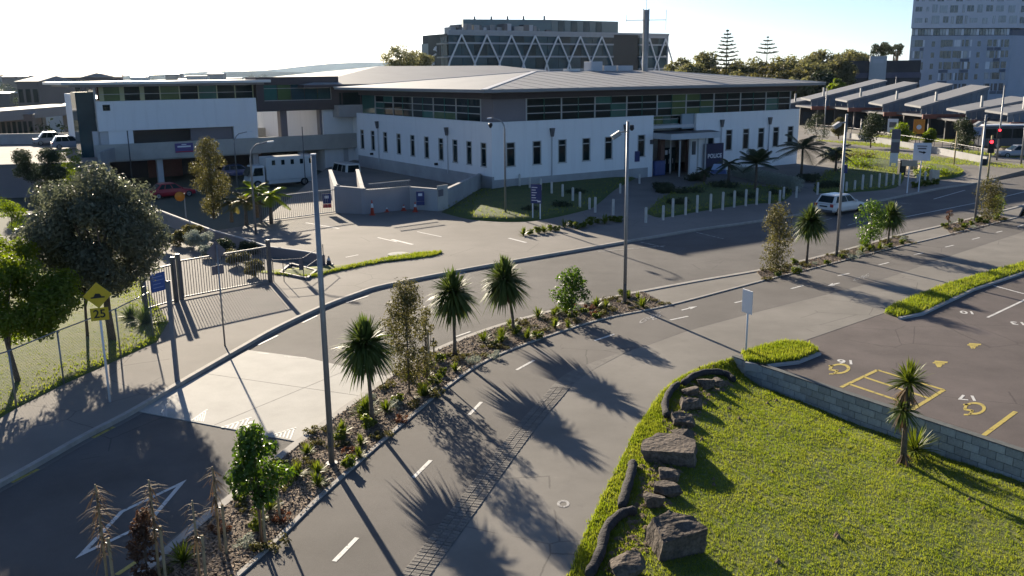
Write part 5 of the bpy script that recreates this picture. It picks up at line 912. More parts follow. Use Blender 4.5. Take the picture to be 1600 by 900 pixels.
# cabbage trees by the block wall
p = on_lawn(1410, 724); t = empty('cabbage_tree', p, 0, 'two headed cabbage tree growing against the block wall', 'tree'); h = 2.9
d_ = math.hypot(p[1], CAMZ) / F; h1 = (724 - 598) * d_ * 1.05; h2 = (724 - 640) * d_ * 1.05
MB().tube([(0, 0, -.1), (-.02, 0, h1 * .5), (-.03, 0, h1)], [.08, .06, .05], 9).build('trunk', bark_m, t, smooth=True); MB().tube([(.06, 0, -.1), (.02, .02, h2 * .6), (-.12, 0, h2)], [.06, .05, .045], 8).build('trunk', bark_m, t, smooth=True)
swords('crown', t, (-.03, 0, h1), .72, 150, lf_tuft, 221, .03, -.3, 1.5, .3); swords('crown', t, (-.14, -.05, h2), .55, 110, lf_cab, 222, .03, -.9, 1.2, .5); swords('dead_leaf_skirt', t, (-.08, 0, h1 * .93), .55, 90, lf_dead, 223, .026, -1.5, -.6, .4); swords('dead_leaf_skirt', t, (-.14, -.05, h2), .5, 50, lf_dead, 224, .026, -1.5, -.8, .4); swords('base_leaves', t, (0, -.05, .35), .5, 40, lf_dead, 225, .03, -1.5, -.6, .3)
p = on_lawn(1428, 712); swords('leaves', empty('young_cabbage_plant', p, 0, 'grassy young cabbage plant right of the two headed cabbage tree', 'plant'), (0, 0, .15), .85, 120, lf_tuft, 226, .026, .05, 1.35, .25)
# ------------------------------------------------------------------ lamp posts and street lamps
def lamp_post(x, yb, yt, label, flood=True, ball=True, z=BEDZ):
    p = at(x, yb, z); h = hgt(x, yb, yt, z); t = empty('lamp_post', p, 0, label, 'lamp post')
    MB().tube([(0, 0, -.3), (0, 0, h * .5), (0, 0, h)], [.080, .072, .062], 14).build('pole', galv, t, smooth=True); MB().tube([(0, 0, -.02), (0, 0, .04)], .16, 12).build('base_plate', steel_d, t); MB().tube([(0, 0, h), (0, 0, h + .03)], .072, 12).build('cap', sign_w, t)
    boxpart('access_door', steel_d, t, -.04, .04, -.084, -.07, .5, .9)
    if flood:
        f = MB().obox((-.62, -.18, h - .75), (.34, 0, .22), (0, .36, 0), (-.10, 0, .16)).build('floodlight', galv, t); MB().quad((-.60, -.15, h - .76), (-.30, -.15, h - .565), (-.30, .15, h - .565), (-.60, .15, h - .76)).build('lens', sign_w, f); MB().bar((-.35, 0, h - .45), (0, 0, h - .4), .06, .06).build('bracket', galv, t)
    if ball: MB().tube([(.16, -.05, h - .38), (.16, -.05, h - .30), (.16, -.05, h - .14)], [.04, .10, .08], 10).build('camera_dome', black, t, smooth=True)
    return t
lamp_post(518.5, 725, 242, 'tall plain steel lamp post, nearest, standing in the curved bed', False, False); lamp_post(976, 474, 190, 'steel lamp post with floodlight at the end of the curved bed'); lamp_post(1307, 400, 179, 'steel lamp post with floodlight in the middle bed'); lamp_post(1523, 347, 180, 'steel lamp post with floodlight in the far bed')
def curved_lamp(x, yb, yt, armpx, label, z=0.0, mat=None, head=True, Y=None):
    p = at(x, yb, z); h = hgt(x, yb, yt, z); k_ = math.hypot(p[1], CAMZ) / F; A = armpx * k_; t = empty('street_lamp', p, 0, label, 'street lamp'); s = 1 if A > 0 else -1; R = min(abs(A) * .55, .9)
    pts = [(0, 0, -.2), (0, 0, h - R * 1.3)] + [(s * R * (1 - math.cos(a)), 0, h - R * 1.3 + R * 1.2 * math.sin(a)) for a in (.4, .8, 1.15)] + [(A * .85, 0, h)]
    MB().tube(pts, [.08, .06, .055, .05, .045, .04], 10).build('pole', mat or galv, t, smooth=True); MB().obox((A * .82, -.10, h - .05), (A * .28, 0, .03 * s), (0, .2, 0), (0, 0, .09)).build('lamp_head', sign_w, t); return t
curved_lamp(400, 366, 222, 34, 'curved street lamp rising beside the feather palms'); curved_lamp(372, 300, 206, 26, 'curved street lamp behind the tall tapering tree', -1.2); curved_lamp(790, 336, 184, -24, 'slim lamp with a short arm and camera at the station corner')
cp = at(790, 336); MB().tube([(-1.0, 0, 6.25), (-1.0, 0, 6.45), (-1.0, 0, 6.6)], [.06, .16, .12], 10).build('camera_dome', black, [o for o in COL.objects if o.get('label', '').startswith('slim lamp')][0], smooth=True)
def pole(x, yb, yt, label, r=.05, z=0.0, mat=None, name='pole', cat='pole'):
    p = at(x, yb, z); h = hgt(x, yb, yt, z); t = empty(name, p, 0, label, cat); MB().tube([(0, 0, -.2), (0, 0, h)], [r, r * .8], 10).build('shaft', mat or galv, t, smooth=True); MB().tube([(0, 0, h), (0, 0, h + .06)], [r * 1.3, r * .5], 8).build('finial', mat or galv, t); return t
pole(478, 296, 199, 'thin dark pole in front of the parapet deck', .05, -1.2, steel_d); pole(208, 292, 205, 'dark downpipe like pole against the parking block', .07, -1.2, steel_d)
for i, (x, yb, yt, lb_) in enumerate(((1287, 214, 138, 'pale lamp standard left of the bus sheds'), (1344, 216, 186, 'short pale post before the bus station'), (1395, 186, 120, 'thin mast between the bus sheds'), (1557, 252, 134, 'tall pale pole carrying the upper red signal'), (1595, 258, 170, 'pale pole at the right picture edge'), (1436, 200, 148, 'dark mast above the orange sign'))): pole(x, yb, yt, lb_, .10, -.1, galv, 'lamp_standard', 'pole')
# ------------------------------------------------------------------ bollards
bol = [(796, 293, 270), (812, 296, 272), (828, 299, 277), (845, 303, 279), (862, 308, 284), (879, 313, 288), (895, 319, 293), (906, 327, 300), (921, 327, 309), (930, 332, 308), (958, 336, 311), (969, 302, 287), (999, 287, 272), (978, 344, 315)]
bol2 = [(1009, 348, 324), (1036, 344, 321), (1051, 339, 310), (1071, 336, 308), (1089, 332, 305), (1110, 330, 303), (1129, 328, 300), (1147, 324, 298), (1165, 322, 296), (1182, 320, 294), (1202, 319, 299), (1218, 317, 297), (1224, 312, 292), (1244, 309, 291), (1277, 304, 285)]
bol3 = [(1322, 300, 284), (1335, 299, 282), (1347, 298, 273), (1360, 295, 273), (1373, 295, 271), (1384, 293, 271), (1395, 291, 272), (1405, 290, 270), (1433, 285, 272), (1445, 283, 268), (1455, 281, 264)]
bme = MB().tube([(0, 0, -.2), (0, 0, .94), (0, 0, 1.0)], [.095, .095, .08], 10).mesh('post', M('pale_timber', (0.52, 0.50, 0.46), 0.8, 0.12, 3), smooth=False); cme = MB().tube([(0, 0, 1.0), (0, 0, 1.02)], [.08, .03], 10).mesh('cap', conc_pale)
bol.sort(); bol2.sort(); bol3.sort()
for rows, lb_, gr in ((bol, 'pale round bollard on the shaded lawn by the station corner', 'bollards on the shaded lawn'), (bol2, 'pale round bollard along the footpath before the entrance', 'bollards along the footpath'), (bol3, 'pale round bollard in the row behind the white car', 'bollards near the junction')):
    for n_, (x, yb, yt) in enumerate(rows):
        t = empty('bollard', at(x, yb, 0), 0, ORD[n_] + ' ' + lb_ + ', counted from the left', 'bollard', gr); t.scale = (1, 1, hgt(x, yb, yt)); obj('post', bme, t); obj('cap', cme, t)
# ------------------------------------------------------------------ signs
def face_cam(p): return math.atan2(p[1], p[0]) - PI / 2
p = at(172, 628); h = hgt(172, 628, 440); s = empty('hump_warning_sign', p, face_cam(p), 'yellow diamond road hump sign with a 25 plate on a white post', 'road sign')
MB().tube([(0, 0, -.2), (0, 0, h - .1)], .035, 10).build('post', sign_w, s, smooth=True); DZ = h - .42; dd = .41
def diamond(nm, y, r, mat, par, zc): return MB().add([(0, y, zc - r), (r, y, zc), (0, y, zc + r), (-r, y, zc), (0, y + .012, zc - r), (r, y + .012, zc), (0, y + .012, zc + r), (-r, y + .012, zc)], [(0, 1, 2, 3), (7, 6, 5, 4), (0, 4, 5, 1), (1, 5, 6, 2), (2, 6, 7, 3), (3, 7, 4, 0)]).build(nm, mat, par)
d0 = diamond('diamond_plate', -.06, dd, yellow_s, s, DZ)
MB().add([(-.2, -.064, DZ - .09), (.2, -.064, DZ - .09), (.2, -.064, DZ - .05), (.11, -.064, DZ - .04), (.06, -.064, DZ + .05), (-.06, -.064, DZ + .06), (-.12, -.064, DZ - .04), (-.2, -.064, DZ - .05)], [(0, 1, 2, 3, 4, 5, 6, 7)]).build('hump_symbol', black, d0)
pz = h - 1.02; d1 = boxpart('speed_plate', yellow_s, s, -.26, .26, -.06, -.048, pz - .2, pz + .2); t = obj('lettering', text_mesh('25', black, bold=.02), d1, (0, -.064, pz)); t.rotation_euler = (PI / 2, 0, 0); t.scale = (.36, .36, 1)
p = at(351.5, 540); h = hgt(351.5, 540, 383); s = empty('sign_seen_from_behind', p, face_cam(p) + .5, 'grey back of a diamond road sign on a pale post by the gate', 'road sign'); MB().tube([(0, 0, -.2), (0, 0, h)], .032, 10).build('post', galv, s, smooth=True); diamond('diamond_plate', .05, .40, back_s, s, h - .25); boxpart('small_plate', back_s, s, -.24, .24, .05, .062, h - 1.12, h - .78)
p = at(1165, 556); h = hgt(1165, 556, 453); s = empty('bay_sign', p, face_cam(p) - .9, 'white double sided panel sign on a white post at the block wall corner', 'sign'); MB().tube([(0, 0, -.2), (0, 0, h)], .035, 10).build('post', sign_w, s, smooth=True); boxpart('panel', sign_w, s, -.28, .28, -.06, -.03, h - .85, h, .01)
p = at(838, 343); s = empty('notice_sign', p, face_cam(p) - .35, 'blue notice board with white lines of writing on two white legs', 'sign'); k_ = math.hypot(p[1], CAMZ) / F; hh = 55 * k_; 
for x in (-.28, .28): boxpart('leg', sign_w, s, x - .035, x + .035, 0, .07, -.2, hh * .5)
pn = boxpart('panel', blue_s, s, -.40, .40, -.05, .0, hh * .46, hh, .01)
for i in range(6): boxpart('text_line', sign_w, pn, -.32, [.1, -.02, .05, -.05, .0, .15][i], -.058, -.05, hh * .9 - i * .18, hh * .9 - i * .18 + .05)
boxpart('logo', sign_w, pn, .1, .34, -.058, -.05, hh * .5, hh * .5 + .1)
# blue and white sign van near the entrance
p = at(1122, 273); s = empty('message_board', p, face_cam(p), 'small blue and white leaning display board in front of the police sign', 'sign'); MB().add([(-.85, -.25, .1), (.85, -.25, .1), (.6, .1, 1.05), (-.45, .1, 1.05), (-.85, .3, .1), (.85, .3, .1), (.6, .2, 1.05), (-.45, .2, 1.05)], [(0, 1, 2, 3), (7, 6, 5, 4), (0, 4, 5, 1), (1, 5, 6, 2), (2, 6, 7, 3), (3, 7, 4, 0)]).build('board', M('pale_blue_board', (0.35, 0.45, 0.62), 0.5, 0.05, 2), s); MB().add([(-.78, -.262, .12), (.78, -.262, .12), (.72, -.11, .5), (-.68, -.11, .5)], [(0, 1, 2, 3)]).build('blue_band', carblue, s)
for i, (x, yb, yt, yp, wp, hp, mt, lb_, pm_) in enumerate(((1435, 300, 223, 237, 25, 27, sign_w, 'pale parking direction sign with a small black arrow near the junction', sign_w), (1417, 302, 249, 255, 22, 9, M('tan_board', (0.42, 0.34, 0.25), 0.7, 0.1, 2), 'tan name board on a pale post near the junction', sign_w), (1316, 312, 258, 264, 9, 13, blue_s, 'narrow blue parking sign beside the middle lamp post', sign_w))):
    p = at(x, yb); k_ = math.hypot(p[1], CAMZ) / F; h = hgt(x, yb, yt); s = empty('post_sign', p, face_cam(p), lb_, 'sign'); MB().tube([(0, .04, -.2), (0, .04, h)], .05, 8).build('post', pm_, s); zc = hgt(x, yb, yp); pn = boxpart('panel', mt, s, -wp * k_ / 2, wp * k_ / 2, -.06, -.02, zc - hp * k_ / 2, zc + hp * k_ / 2, .01)
    if i == 0:
        MB().add([(-.25, -.066, zc - .05), (.1, -.066, zc - .12), (.1, -.066, zc - .2), (.32, -.066, zc - .05), (.1, -.066, zc + .06), (.1, -.066, zc), (-.25, -.066, zc + .05)], [(0, 1, 2, 3, 4, 5, 6)]).build('arrow', black, pn); boxpart('text_line', back_s, pn, -.35, .3, -.066, -.06, zc + .2, zc + .32); boxpart('text_line', back_s, pn, -.4, .35, -.066, -.06, zc + .42, zc + .5)
p = at(1396, 262, .2); s = empty('totem_sign', p, face_cam(p), 'tall grey totem sign with white foot beyond the lawn', 'sign'); boxpart('upper_panel', back_s, s, -.42, .42, -.1, .1, 1.5, 3.9); boxpart('lower_panel', sign_w, s, -.42, .36, -.12, .1, .5, 1.5); boxpart('band', conc_pale, s, -.42, .42, -.115, -.1, 2.6, 2.9); boxpart('leg', sign_w, s, -.40, -.25, -.08, .08, -.2, .5); boxpart('leg', sign_w, s, .2, .35, -.08, .08, -.2, .5)
p = at(1408, 273); s = empty('litter_bin', p, 0, 'tall black litter bin beside the lawn near the junction', 'bin'); boxpart('body', black, s, -.3, .3, -.3, .3, 0, 1.25, .04); boxpart('hood', steel_d, s, -.33, .33, -.33, .33, 1.27, 1.45, .05)
lw = empty('low_wall', at(1430, 276), 0, 'tan low garden wall pieces by the junction', 'wall'); b0 = np.array(at(1430, 276)); tan = M('tan_wall', (0.36, 0.29, 0.20), 0.85, 0.1, 2)
for a, b in (((1413, 262), (1424, 265)), ((1430, 268), (1449, 275))):
    a, b = np.array(at(*a)) - b0, np.array(at(*b)) - b0; MB().bar((a[0], a[1], .35), (b[0], b[1], .35), .3, .9).build('wall_piece', tan, lw)
q = np.array(at(1459, 282)) - b0; boxpart('pillar', M('pale_stone', (0.48, 0.44, 0.36), 0.8, 0.08, 2), lw, q[0] - .35, q[0] + .35, q[1] - .3, q[1] + .3, -.1, .95, .03)
# bus station signs
for i, (x, y, Yd, wp, hp, mt, lb_) in enumerate(((1436, 198, 128, 16, 22, orange_s, 'bright orange sign with a pale roundel in front of the bus station'), (1395, 196, 140, 15, 20, sign_w, 'white poster panel in front of the bus station'), (1527, 206, 118, 12, 14, M('blue_poster', (0.20, 0.27, 0.42), 0.6, 0.1, 2), 'pale blue poster panel behind the dense street tree'))):
    p = atY(x, y, Yd); k_ = Yd / F; s = empty('panel_sign', (p[0], p[1], -.13), face_cam(p), lb_, 'sign'); zc = p[2] + .13; pn = boxpart('panel', mt, s, -wp * k_ / 2, wp * k_ / 2, -.08, .08, zc - hp * k_ / 2, zc + hp * k_ / 2, .03); boxpart('leg', steel_d, s, -.3, -.2, -.05, .05, 0, zc - hp * k_ / 2); boxpart('leg', steel_d, s, .2, .3, -.05, .05, 0, zc - hp * k_ / 2)
    if i == 0: MB().tube([(0, -.09, zc - .05), (0, -.10, zc - .05)], .33, 14).build('roundel', sign_w, pn)
    if i == 1: boxpart('picture', back_s, pn, -.5, .5, -.09, -.08, zc - .3, zc + .5)
# traffic lights
redlit = emitmat('red_signal', (1.0, 0.02, 0.03), 3.0); ypost = M('signal_post', (0.48, 0.36, 0.16), 0.6, 0.1, 2)
def signal(x, yb, yhead, yt, label, mat):
    p = at(x, yb, -.1); h = hgt(x, yb, yt, -.1); zc = hgt(x, yb, yhead, -.1); s = empty('traffic_signal', p, face_cam(p), label, 'traffic light'); MB().tube([(0, .2, 0), (0, .2, h)], .075, 10).build('post', mat, s, smooth=True); hd = boxpart('head', black, s, -.26, .26, -.12, .14, zc - .75, zc + .38, .04)
    for i, m_ in enumerate((redlit, black, black)): MB().tube([(0, -.125, zc + .18 - i * .36), (0, -.135, zc + .18 - i * .36)], .135, 14).build('lens', m_, hd); MB().tube([(0, -.13, zc + .34 - i * .36), (0, -.34, zc + .34 - i * .36)], .03, 6).build('visor', black, hd)
    return s
sg1 = signal(1541, 300, 225, 212, 'red traffic signal on a yellow post at the junction corner', ypost); signal(1557, 252, 206, 200, 'higher red traffic signal on the pale pole beyond the junction', galv)
boxpart('pedestrian_head', black, sg1, -.55, -.15, -.1, .2, 2.2, 2.75, .03)
pole(1490, 262, 206, 'slim yellow signal post left of the junction', .08, -.1, ypost, 'signal_post', 'pole')
# ------------------------------------------------------------------ fences and gates on the left
fp = [at(-140, 690), at(-40, 662), at(26, 637), at(100, 600), at(189, 559), at(240, 528)]
fn = empty('chain_link_fence', fp[3], 0, 'chain-link fence with steel posts and top rail in front of the big tree', 'fence'); b0 = np.array(fp[3]); FH = 1.85
for q in fp: q = np.array(q) - b0; MB().tube([(q[0], q[1], -.2), (q[0], q[1], FH)], .03, 8).build('post', galv, fn, smooth=True)
for a, b in zip(fp[:-1], fp[1:]):
    a, b = np.array(a) - b0, np.array(b) - b0; MB().tube([a + [0, 0, FH], b + [0, 0, FH]], .022, 6).build('top_rail', galv, fn); d = b - a; L_ = np.linalg.norm(d); n = int(L_ / .11); mb = MB()
    for i in range(-16, n):
        for s in (1, -1):
            u0, u1 = (i if s > 0 else i + 16) / n, (i + 16 if s > 0 else i) / n; z0, z1 = 0.03, FH - .03
            if u1 < u0: u0, u1, z0, z1 = u1, u0, z1, z0
            if u0 < 0: z0 = z0 + (z1 - z0) * (0 - u0) / (u1 - u0); u0 = 0
            if u1 > 1: z1 = z0 + (z1 - z0) * (1 - u0) / (u1 - u0); u1 = 1
            if u1 - u0 > .002: mb.tube([a + d * u0 + [0, 0, z0], a + d * u1 + [0, 0, z1]], .0022, 3, cap=False)
    o = mb.build('wire_mesh', galv, fn); o['kind'] = 'stuff'
p = at(277, 594); h = hgt(277, 594, 440); s = empty('steel_corner_post', p, 0, 'thick grey steel post standing at the kerb by the fence end', 'post'); boxpart('post', M('weathered_steel', (0.15, 0.16, 0.18), 0.7, 0.15, 3), s, -.065, .065, -.065, .065, -.2, h); boxpart('cap', steel_d, s, -.075, .075, -.075, .075, h, h + .03)
M('gate_steel', (0.19, 0.185, 0.18), 0.6, 0.1, 3, metal=0.3)
def barred(name, label, a, b, h, sp=.13, z=0.0, posts=True, mat=None, cat='gate', r=.018, spike=0):
    a, b = np.array(at(*a, z)), np.array(at(*b, z)); t = empty(name, a, math.atan2(b[1] - a[1], b[0] - a[0]), label, cat); L_ = np.linalg.norm(b - a); m_ = mat or MATS['gate_steel']; bar = MB().tube([(0, 0, .12), (0, 0, h + spike)], r, 6).mesh('bar', m_); n = int(L_ / sp)
    for i in range(1, n): obj('bar', bar, t, (L_ * i / n, 0, 0))
    for zz_ in (.10, h): boxpart('rail', m_, t, 0.06, L_ - .06, -.03, .03, zz_ - .035, zz_ + .035)
    if posts:
        for x in (0, L_): boxpart('gate_post', steel_d, t, x - .08, x + .08, -.08, .08, -.2, h + .35)
    return t
barred('barred_gate', 'wide barred steel gate across the driveway', (284, 468), (423, 441), 1.80); barred('barred_gate', 'short barred gate leaf with the blue sign', (228, 486), (276, 472), 1.75)
p = at(250, 482); s = empty('blue_gate_sign', p, math.atan2(*(np.array(at(276, 472)) - np.array(at(228, 486)))[[1, 0]]), 'blue notice on the short barred gate leaf', 'sign'); boxpart('panel', M('bright_blue', (0.04, 0.10, 0.33), 0.5, 0.1, 2), s, -.42, .38, -.09, -.06, .80, 1.62); 
for i in range(4): boxpart('text_line', M('pale_text', (0.25, 0.33, 0.55), 0.6, 0.05, 2) if i == 0 else MATS['pale_text'], s, -.33, [.2, .28, .1, .24][i], -.095, -.09, 1.45 - i * .16, 1.48 - i * .16)
barred('yard_gate', 'long spiked sliding gate of the yard', (408, 348), (530, 332), 1.75, .16, 0, True, galv, 'gate', .016, .12)
barred('compound_fence', 'pale spiked railing on top of the compound wall', (575, 300), (642, 293), .55, .2, 1.75, False, galv, 'railing', .012, .1)
# yard wall with pale cap along the driveway
yw = empty('yard_wall', at(400, 385), 0, 'low yard wall with a pale coping running down behind the barred gate', 'wall'); b0 = np.array(at(400, 385)); ypts = [np.array(at(*q)) - b0 for q in ((250, 340), (295, 358), (336, 374), (372, 384), (420, 400), (478, 408), (506, 414))]
for a, b in zip(ypts[:-1], ypts[1:]): MB().bar((a[0], a[1], .1), (b[0], b[1], .1), .22, .85).build('wall', mauve_w, yw); MB().bar((a[0], a[1], .55), (b[0], b[1], .55), .14, .05).build('coping', conc_wall, yw)
gr_ = empty('drain_railing', at(470, 435), 0, 'steel safety railing round the drain pit', 'railing'); b0 = np.array(at(470, 435)); rp = [np.array(at(*q)) - b0 for q in ((428, 440), (444, 440), (475, 437), (506, 414))]
for q in rp: MB().tube([(q[0], q[1], -.1), (q[0], q[1], 1.15)], .022, 8).build('post', steel_d, gr_)
for a, b in zip(rp[:-1], rp[1:]):
    for zz_ in (.55, 1.1): MB().tube([(a[0], a[1], zz_), (b[0], b[1], zz_)], .016, 6).build('rail', steel_d, gr_)
q = rp[2]; boxpart('plate', back_s, gr_, q[0] - .2, q[0] - .02, q[1] - .04, q[1], .5, 1.1)
pit = empty('drain_pit', at(466, 428), 0, 'concrete drain pit with a dark opening beside the gate', 'drain'); b0 = np.array(at(466, 428)); qp = [np.array(at(*q)) - b0 for q in ((438, 428), (480, 437), (494, 425), (455, 414))]
for a, b in zip(qp, qp[1:] + qp[:1]): MB().bar((a[0], a[1], .05), (b[0], b[1], .05), .12, .14).build('rim', mauve_w, pit)
MB().add([(q[0], q[1], .012) for q in qp], [(0, 1, 2, 3)]).build('opening_shade', M('pit_shade', (0.012, 0.012, 0.012), 0.9, 0.2, 2), pit)  # flat near-black sheet paints the shade inside the pit; no hole is cut
# compound walls and retaining wall by the station
cw = empty('compound_wall', at(600, 330), 0, 'grey rendered compound walls between the yard and the police station', 'wall'); b0 = np.array(at(600, 330))
def wseg(a, b, h0, h1, mat, name='wall', th=.25):
    a, b = np.array(at(*a)) - b0, np.array(at(*b)) - b0; d = (b - a) / np.linalg.norm(b - a); n = np.array([-d[1], d[0], 0]) * th; MB().add([a + [0, 0, -1.2], b + [0, 0, -1.2], b + n + [0, 0, -1.2], a + n + [0, 0, -1.2], a + [0, 0, h0], b + [0, 0, h1], b + n + [0, 0, h1], a + n + [0, 0, h0]], [(0, 3, 2, 1), (4, 5, 6, 7), (0, 1, 5, 4), (1, 2, 6, 5), (2, 3, 7, 6), (3, 0, 4, 7)]).build(name, mat, cw)
    MB().bar(a + n / 2 + [0, 0, h0 + .04], b + n / 2 + [0, 0, h1 + .04], th + .06, .06).build('coping', conc_wall, cw)
cgrey = M('compound_grey', (0.26, 0.26, 0.28), 0.85, 0.08, 0.5)
wseg((530, 333), (571, 335), 1.95, 1.85, cgrey); wseg((571, 335), (641, 327), 1.75, 1.65, cgrey); wseg((641, 327), (684, 330), 1.65, 1.6, M('compound_lit', (0.36, 0.37, 0.38), 0.85, 0.06, 0.5)); wseg((700, 327), (768, 286), 1.5, 1.25, conc_wall); wseg((530, 333), (520, 300), 1.95, 1.9, cgrey); wseg((571, 335), (562, 296), 1.85, 1.75, cgrey)  # third face gets a paler grey that paints in the light on it
a = np.array(at(684, 330)) - b0; b = np.array(at(700, 327)) - b0; MB().bar((a[0], a[1], .95), (b[0], b[1], .95), .08, 1.9).build('door', conc_pale, cw); MB().bar(((a[0] + b[0]) / 2 - .25, a[1] - .06, 1.35), ((a[0] + b[0]) / 2 + .25, b[1] - .08, 1.35), .03, .5).build('notice', back_s, cw)
for i, (x, y, lb_) in enumerate(((513, 333, 'blue and red notice on the yard gate wall'), (658, 329, 'blue upright notice on the compound wall'))):
    p = at(x, y); s = empty('wall_notice', (p[0], p[1] - .30, 0), face_cam(p), lb_, 'sign'); boxpart('panel', blue_s, s, -.3, .3, -.05, -.02, .75, 1.5); boxpart('lower_band', red_m if i == 0 else blue_s, s, -.3, .3, -.05, -.02, .45, .73); boxpart('emblem', sign_w, s, -.15, .15, -.06, -.05, 1.15, 1.35)
def cone(x, y, h, label, mat):
    p = at(x, y); s = empty('traffic_cone', p, 0, label, 'cone'); boxpart('base', mat, s, -.2, .2, -.2, .2, 0, .05); MB().tube([(0, 0, .05), (0, 0, h)], [.15, .03], 12).build('body', mat, s, smooth=True); MB().tube([(0, 0, h * .5), (0, 0, h * .78)], [.105, .065], 12).build('band', sign_w, s, smooth=True)
red_c = M('cone_red', (0.45, 0.06, 0.03), 0.6, 0.1, 2); cone(649, 331, .75, 'red cone with white band by the compound door wall', red_c); cone(604, 331, .45, 'small faded red cone in the middle of the compound wall', red_c); cone(631, 329, .45, 'small red cone at the corner of the compound wall', red_c); cone(582, 336, 1.1, 'tall slim red and white marker at the left compound corner', red_c); cone(514, 414, .5, 'small dark cone on the grass verge', steel_d)
p = at(623, 399); mh = MB().tube([(p[0], p[1], .02), (p[0], p[1], .09)], .62, 24).build('manhole_ring', conc_pale); tag(mh, 'round pale concrete manhole ring on the grass verge', 'manhole'); MB().tube([(p[0], p[1], .09), (p[0], p[1], .10)], .38, 20).build('cover', conc_wall, mh)
# ------------------------------------------------------------------ vehicles
def vehicle(name, label, loc, rz, paint, L_=4.1, W=1.68, Hh=1.42, kind='hatch', cat='car', belt=.84):
    """local x forward; lofted body, tapered cabin with separate panes, wheels with tyre and rim, lights and plates"""
    t = empty(name, loc, rz, label, cat); x0, x1 = -L_ / 2, L_ / 2; hw = W / 2; st = [(x0, .80, .34, .62), (x0 + .06, .93, .25, .78), (x0 + .5, 1, .2, belt), (x1 - 1.35, 1, .2, belt), (x1 - .55, .97, .2, belt - .10), (x1 - .08, .86, .24, .62), (x1, .72, .32, .52)]
    mb = MB(); n = 8; V = []
    for x, f, zb, zt in st:
        a = hw * f; m_ = (zb + zt) / 2; V += [(x, -a * .86, zb), (x, -a, zb + .12), (x, -a, m_ + .05), (x, -a * .93, zt), (x, a * .93, zt), (x, a, m_ + .05), (x, a, zb + .12), (x, a * .86, zb)]
    fs = [(i * n + k, i * n + (k + 1) % n, (i + 1) * n + (k + 1) % n, (i + 1) * n + k) for i in range(len(st) - 1) for k in range(n)] + [tuple(range(n))[::-1], tuple((len(st) - 1) * n + k for k in range(n))]
    body = mb.add(V, fs).build('body', paint, t, smooth=False, bevel=.03); 
    xb0, xb1, xt0, xt1 = (x0 + .12, x1 - 1.15, x0 + .55, x1 - 1.95) if kind == 'hatch' else ((x0 + .5, x1 - 1.15, x0 + 1.15, x1 - 2.0) if kind == 'sedan' else (x0 + .04, x1 - .55, x0 + .10, x1 - 1.15))
    wb, wt = hw * .92, hw * .76; zb, zt = belt - .02, Hh; B = [np.array(v) for v in ((xb0, -wb, zb), (xb1, -wb, zb), (xb1, wb, zb), (xb0, wb, zb), (xt0, -wt, zt), (xt1, -wt, zt), (xt1, wt, zt), (xt0, wt, zt))]
    MB().add(B, [(0, 3, 2, 1), (4, 5, 6, 7), (0, 1, 5, 4), (1, 2, 6, 5), (2, 3, 7, 6), (3, 0, 4, 7)]).build('cabin', paint, t, bevel=.05)
    def pane(nm, a, b, c, d, u0, u1, v0=.14, v1=.86):
        def bl(u, v): return (a * (1 - u) + b * u) * (1 - v) + (d * (1 - u) + c * u) * v
        nrm = np.cross(b - a, d - a); nrm /= np.linalg.norm(nrm); q = [bl(u0, v0) + nrm * .012, bl(u1, v0) + nrm * .012, bl(u1, v1) + nrm * .012, bl(u0, v1) + nrm * .012]; MB().add([*q, *[v - nrm * .02 for v in q]], [(0, 1, 2, 3), (0, 4, 5, 1), (1, 5, 6, 2), (2, 6, 7, 3), (3, 7, 4, 0)]).build(nm, glass, t)
    pane('side_window', B[0], B[1], B[5], B[4], .08, .30); pane('side_window', B[0], B[1], B[5], B[4], .33, .60); pane('side_window', B[0], B[1], B[5], B[4], .63, .93)
    pane('side_window', B[2], B[3], B[7], B[6], .07, .37); pane('side_window', B[2], B[3], B[7], B[6], .40, .67); pane('side_window', B[2], B[3], B[7], B[6], .70, .92); pane('rear_window', B[3], B[0], B[4], B[7], .10, .90); pane('windscreen', B[1], B[2], B[6], B[5], .07, .93)
    for x in (x0 + .72, x1 - .78):
        for s in (-1, 1):
            y = s * (hw - .09); w_ = MB().tube([(x, y - .09, .30), (x, y + .09, .30)], .30, 18).build('wheel', tyre, t); MB().tube([(x, y + s * .085, .30), (x, y + s * .10, .30)], .19, 14).build('rim', galv, w_); MB().tube([(x, y + s * .10, .30), (x, y + s * .108, .30)], .06, 10).build('hub', steel_d, w_)
    for s in (-1, 1): boxpart('tail_light', lampred, t, x0 + .0, x0 + .09, s * hw * .78 - .11, s * hw * .78 + .11, .62, .84); boxpart('headlight', sign_w, t, x1 - .16, x1 - .02, s * hw * .62 - .16, s * hw * .62 + .16, .5, .62); boxpart('mirror', paint, t, x1 - 1.5, x1 - 1.38, s * hw * 1.08 - .09, s * hw * 1.08 + .09, belt, belt + .13, .02)
    boxpart('number_plate', black, t, x0 - .012, x0 + .01, -.32, .32, .60, .70); boxpart('bumper', steel_d, t, x0 - .05, x0 + .12, -hw * .86, hw * .86, .25, .42, .03); boxpart('bumper', steel_d, t, x1 - .12, x1 + .03, -hw * .8, hw * .8, .22, .36, .03); return t
p0, p1 = np.array(at(1285, 337, RZ)), np.array(at(1342, 330, RZ)); vehicle('hatchback_car', 'white hatchback driving away along the shaded road', ((p0[0] + p1[0]) / 2 + .1, (p0[1] + p1[1]) / 2 + .5, RZ), math.radians(36), carw)
p = at(268, 308, -1.25); vehicle('red_car', 'red car parked in the lower yard behind the big tree', (p[0], p[1], -1.25), GRZ + .1, red_m, 4.4, 1.75, 1.4, 'sedan')
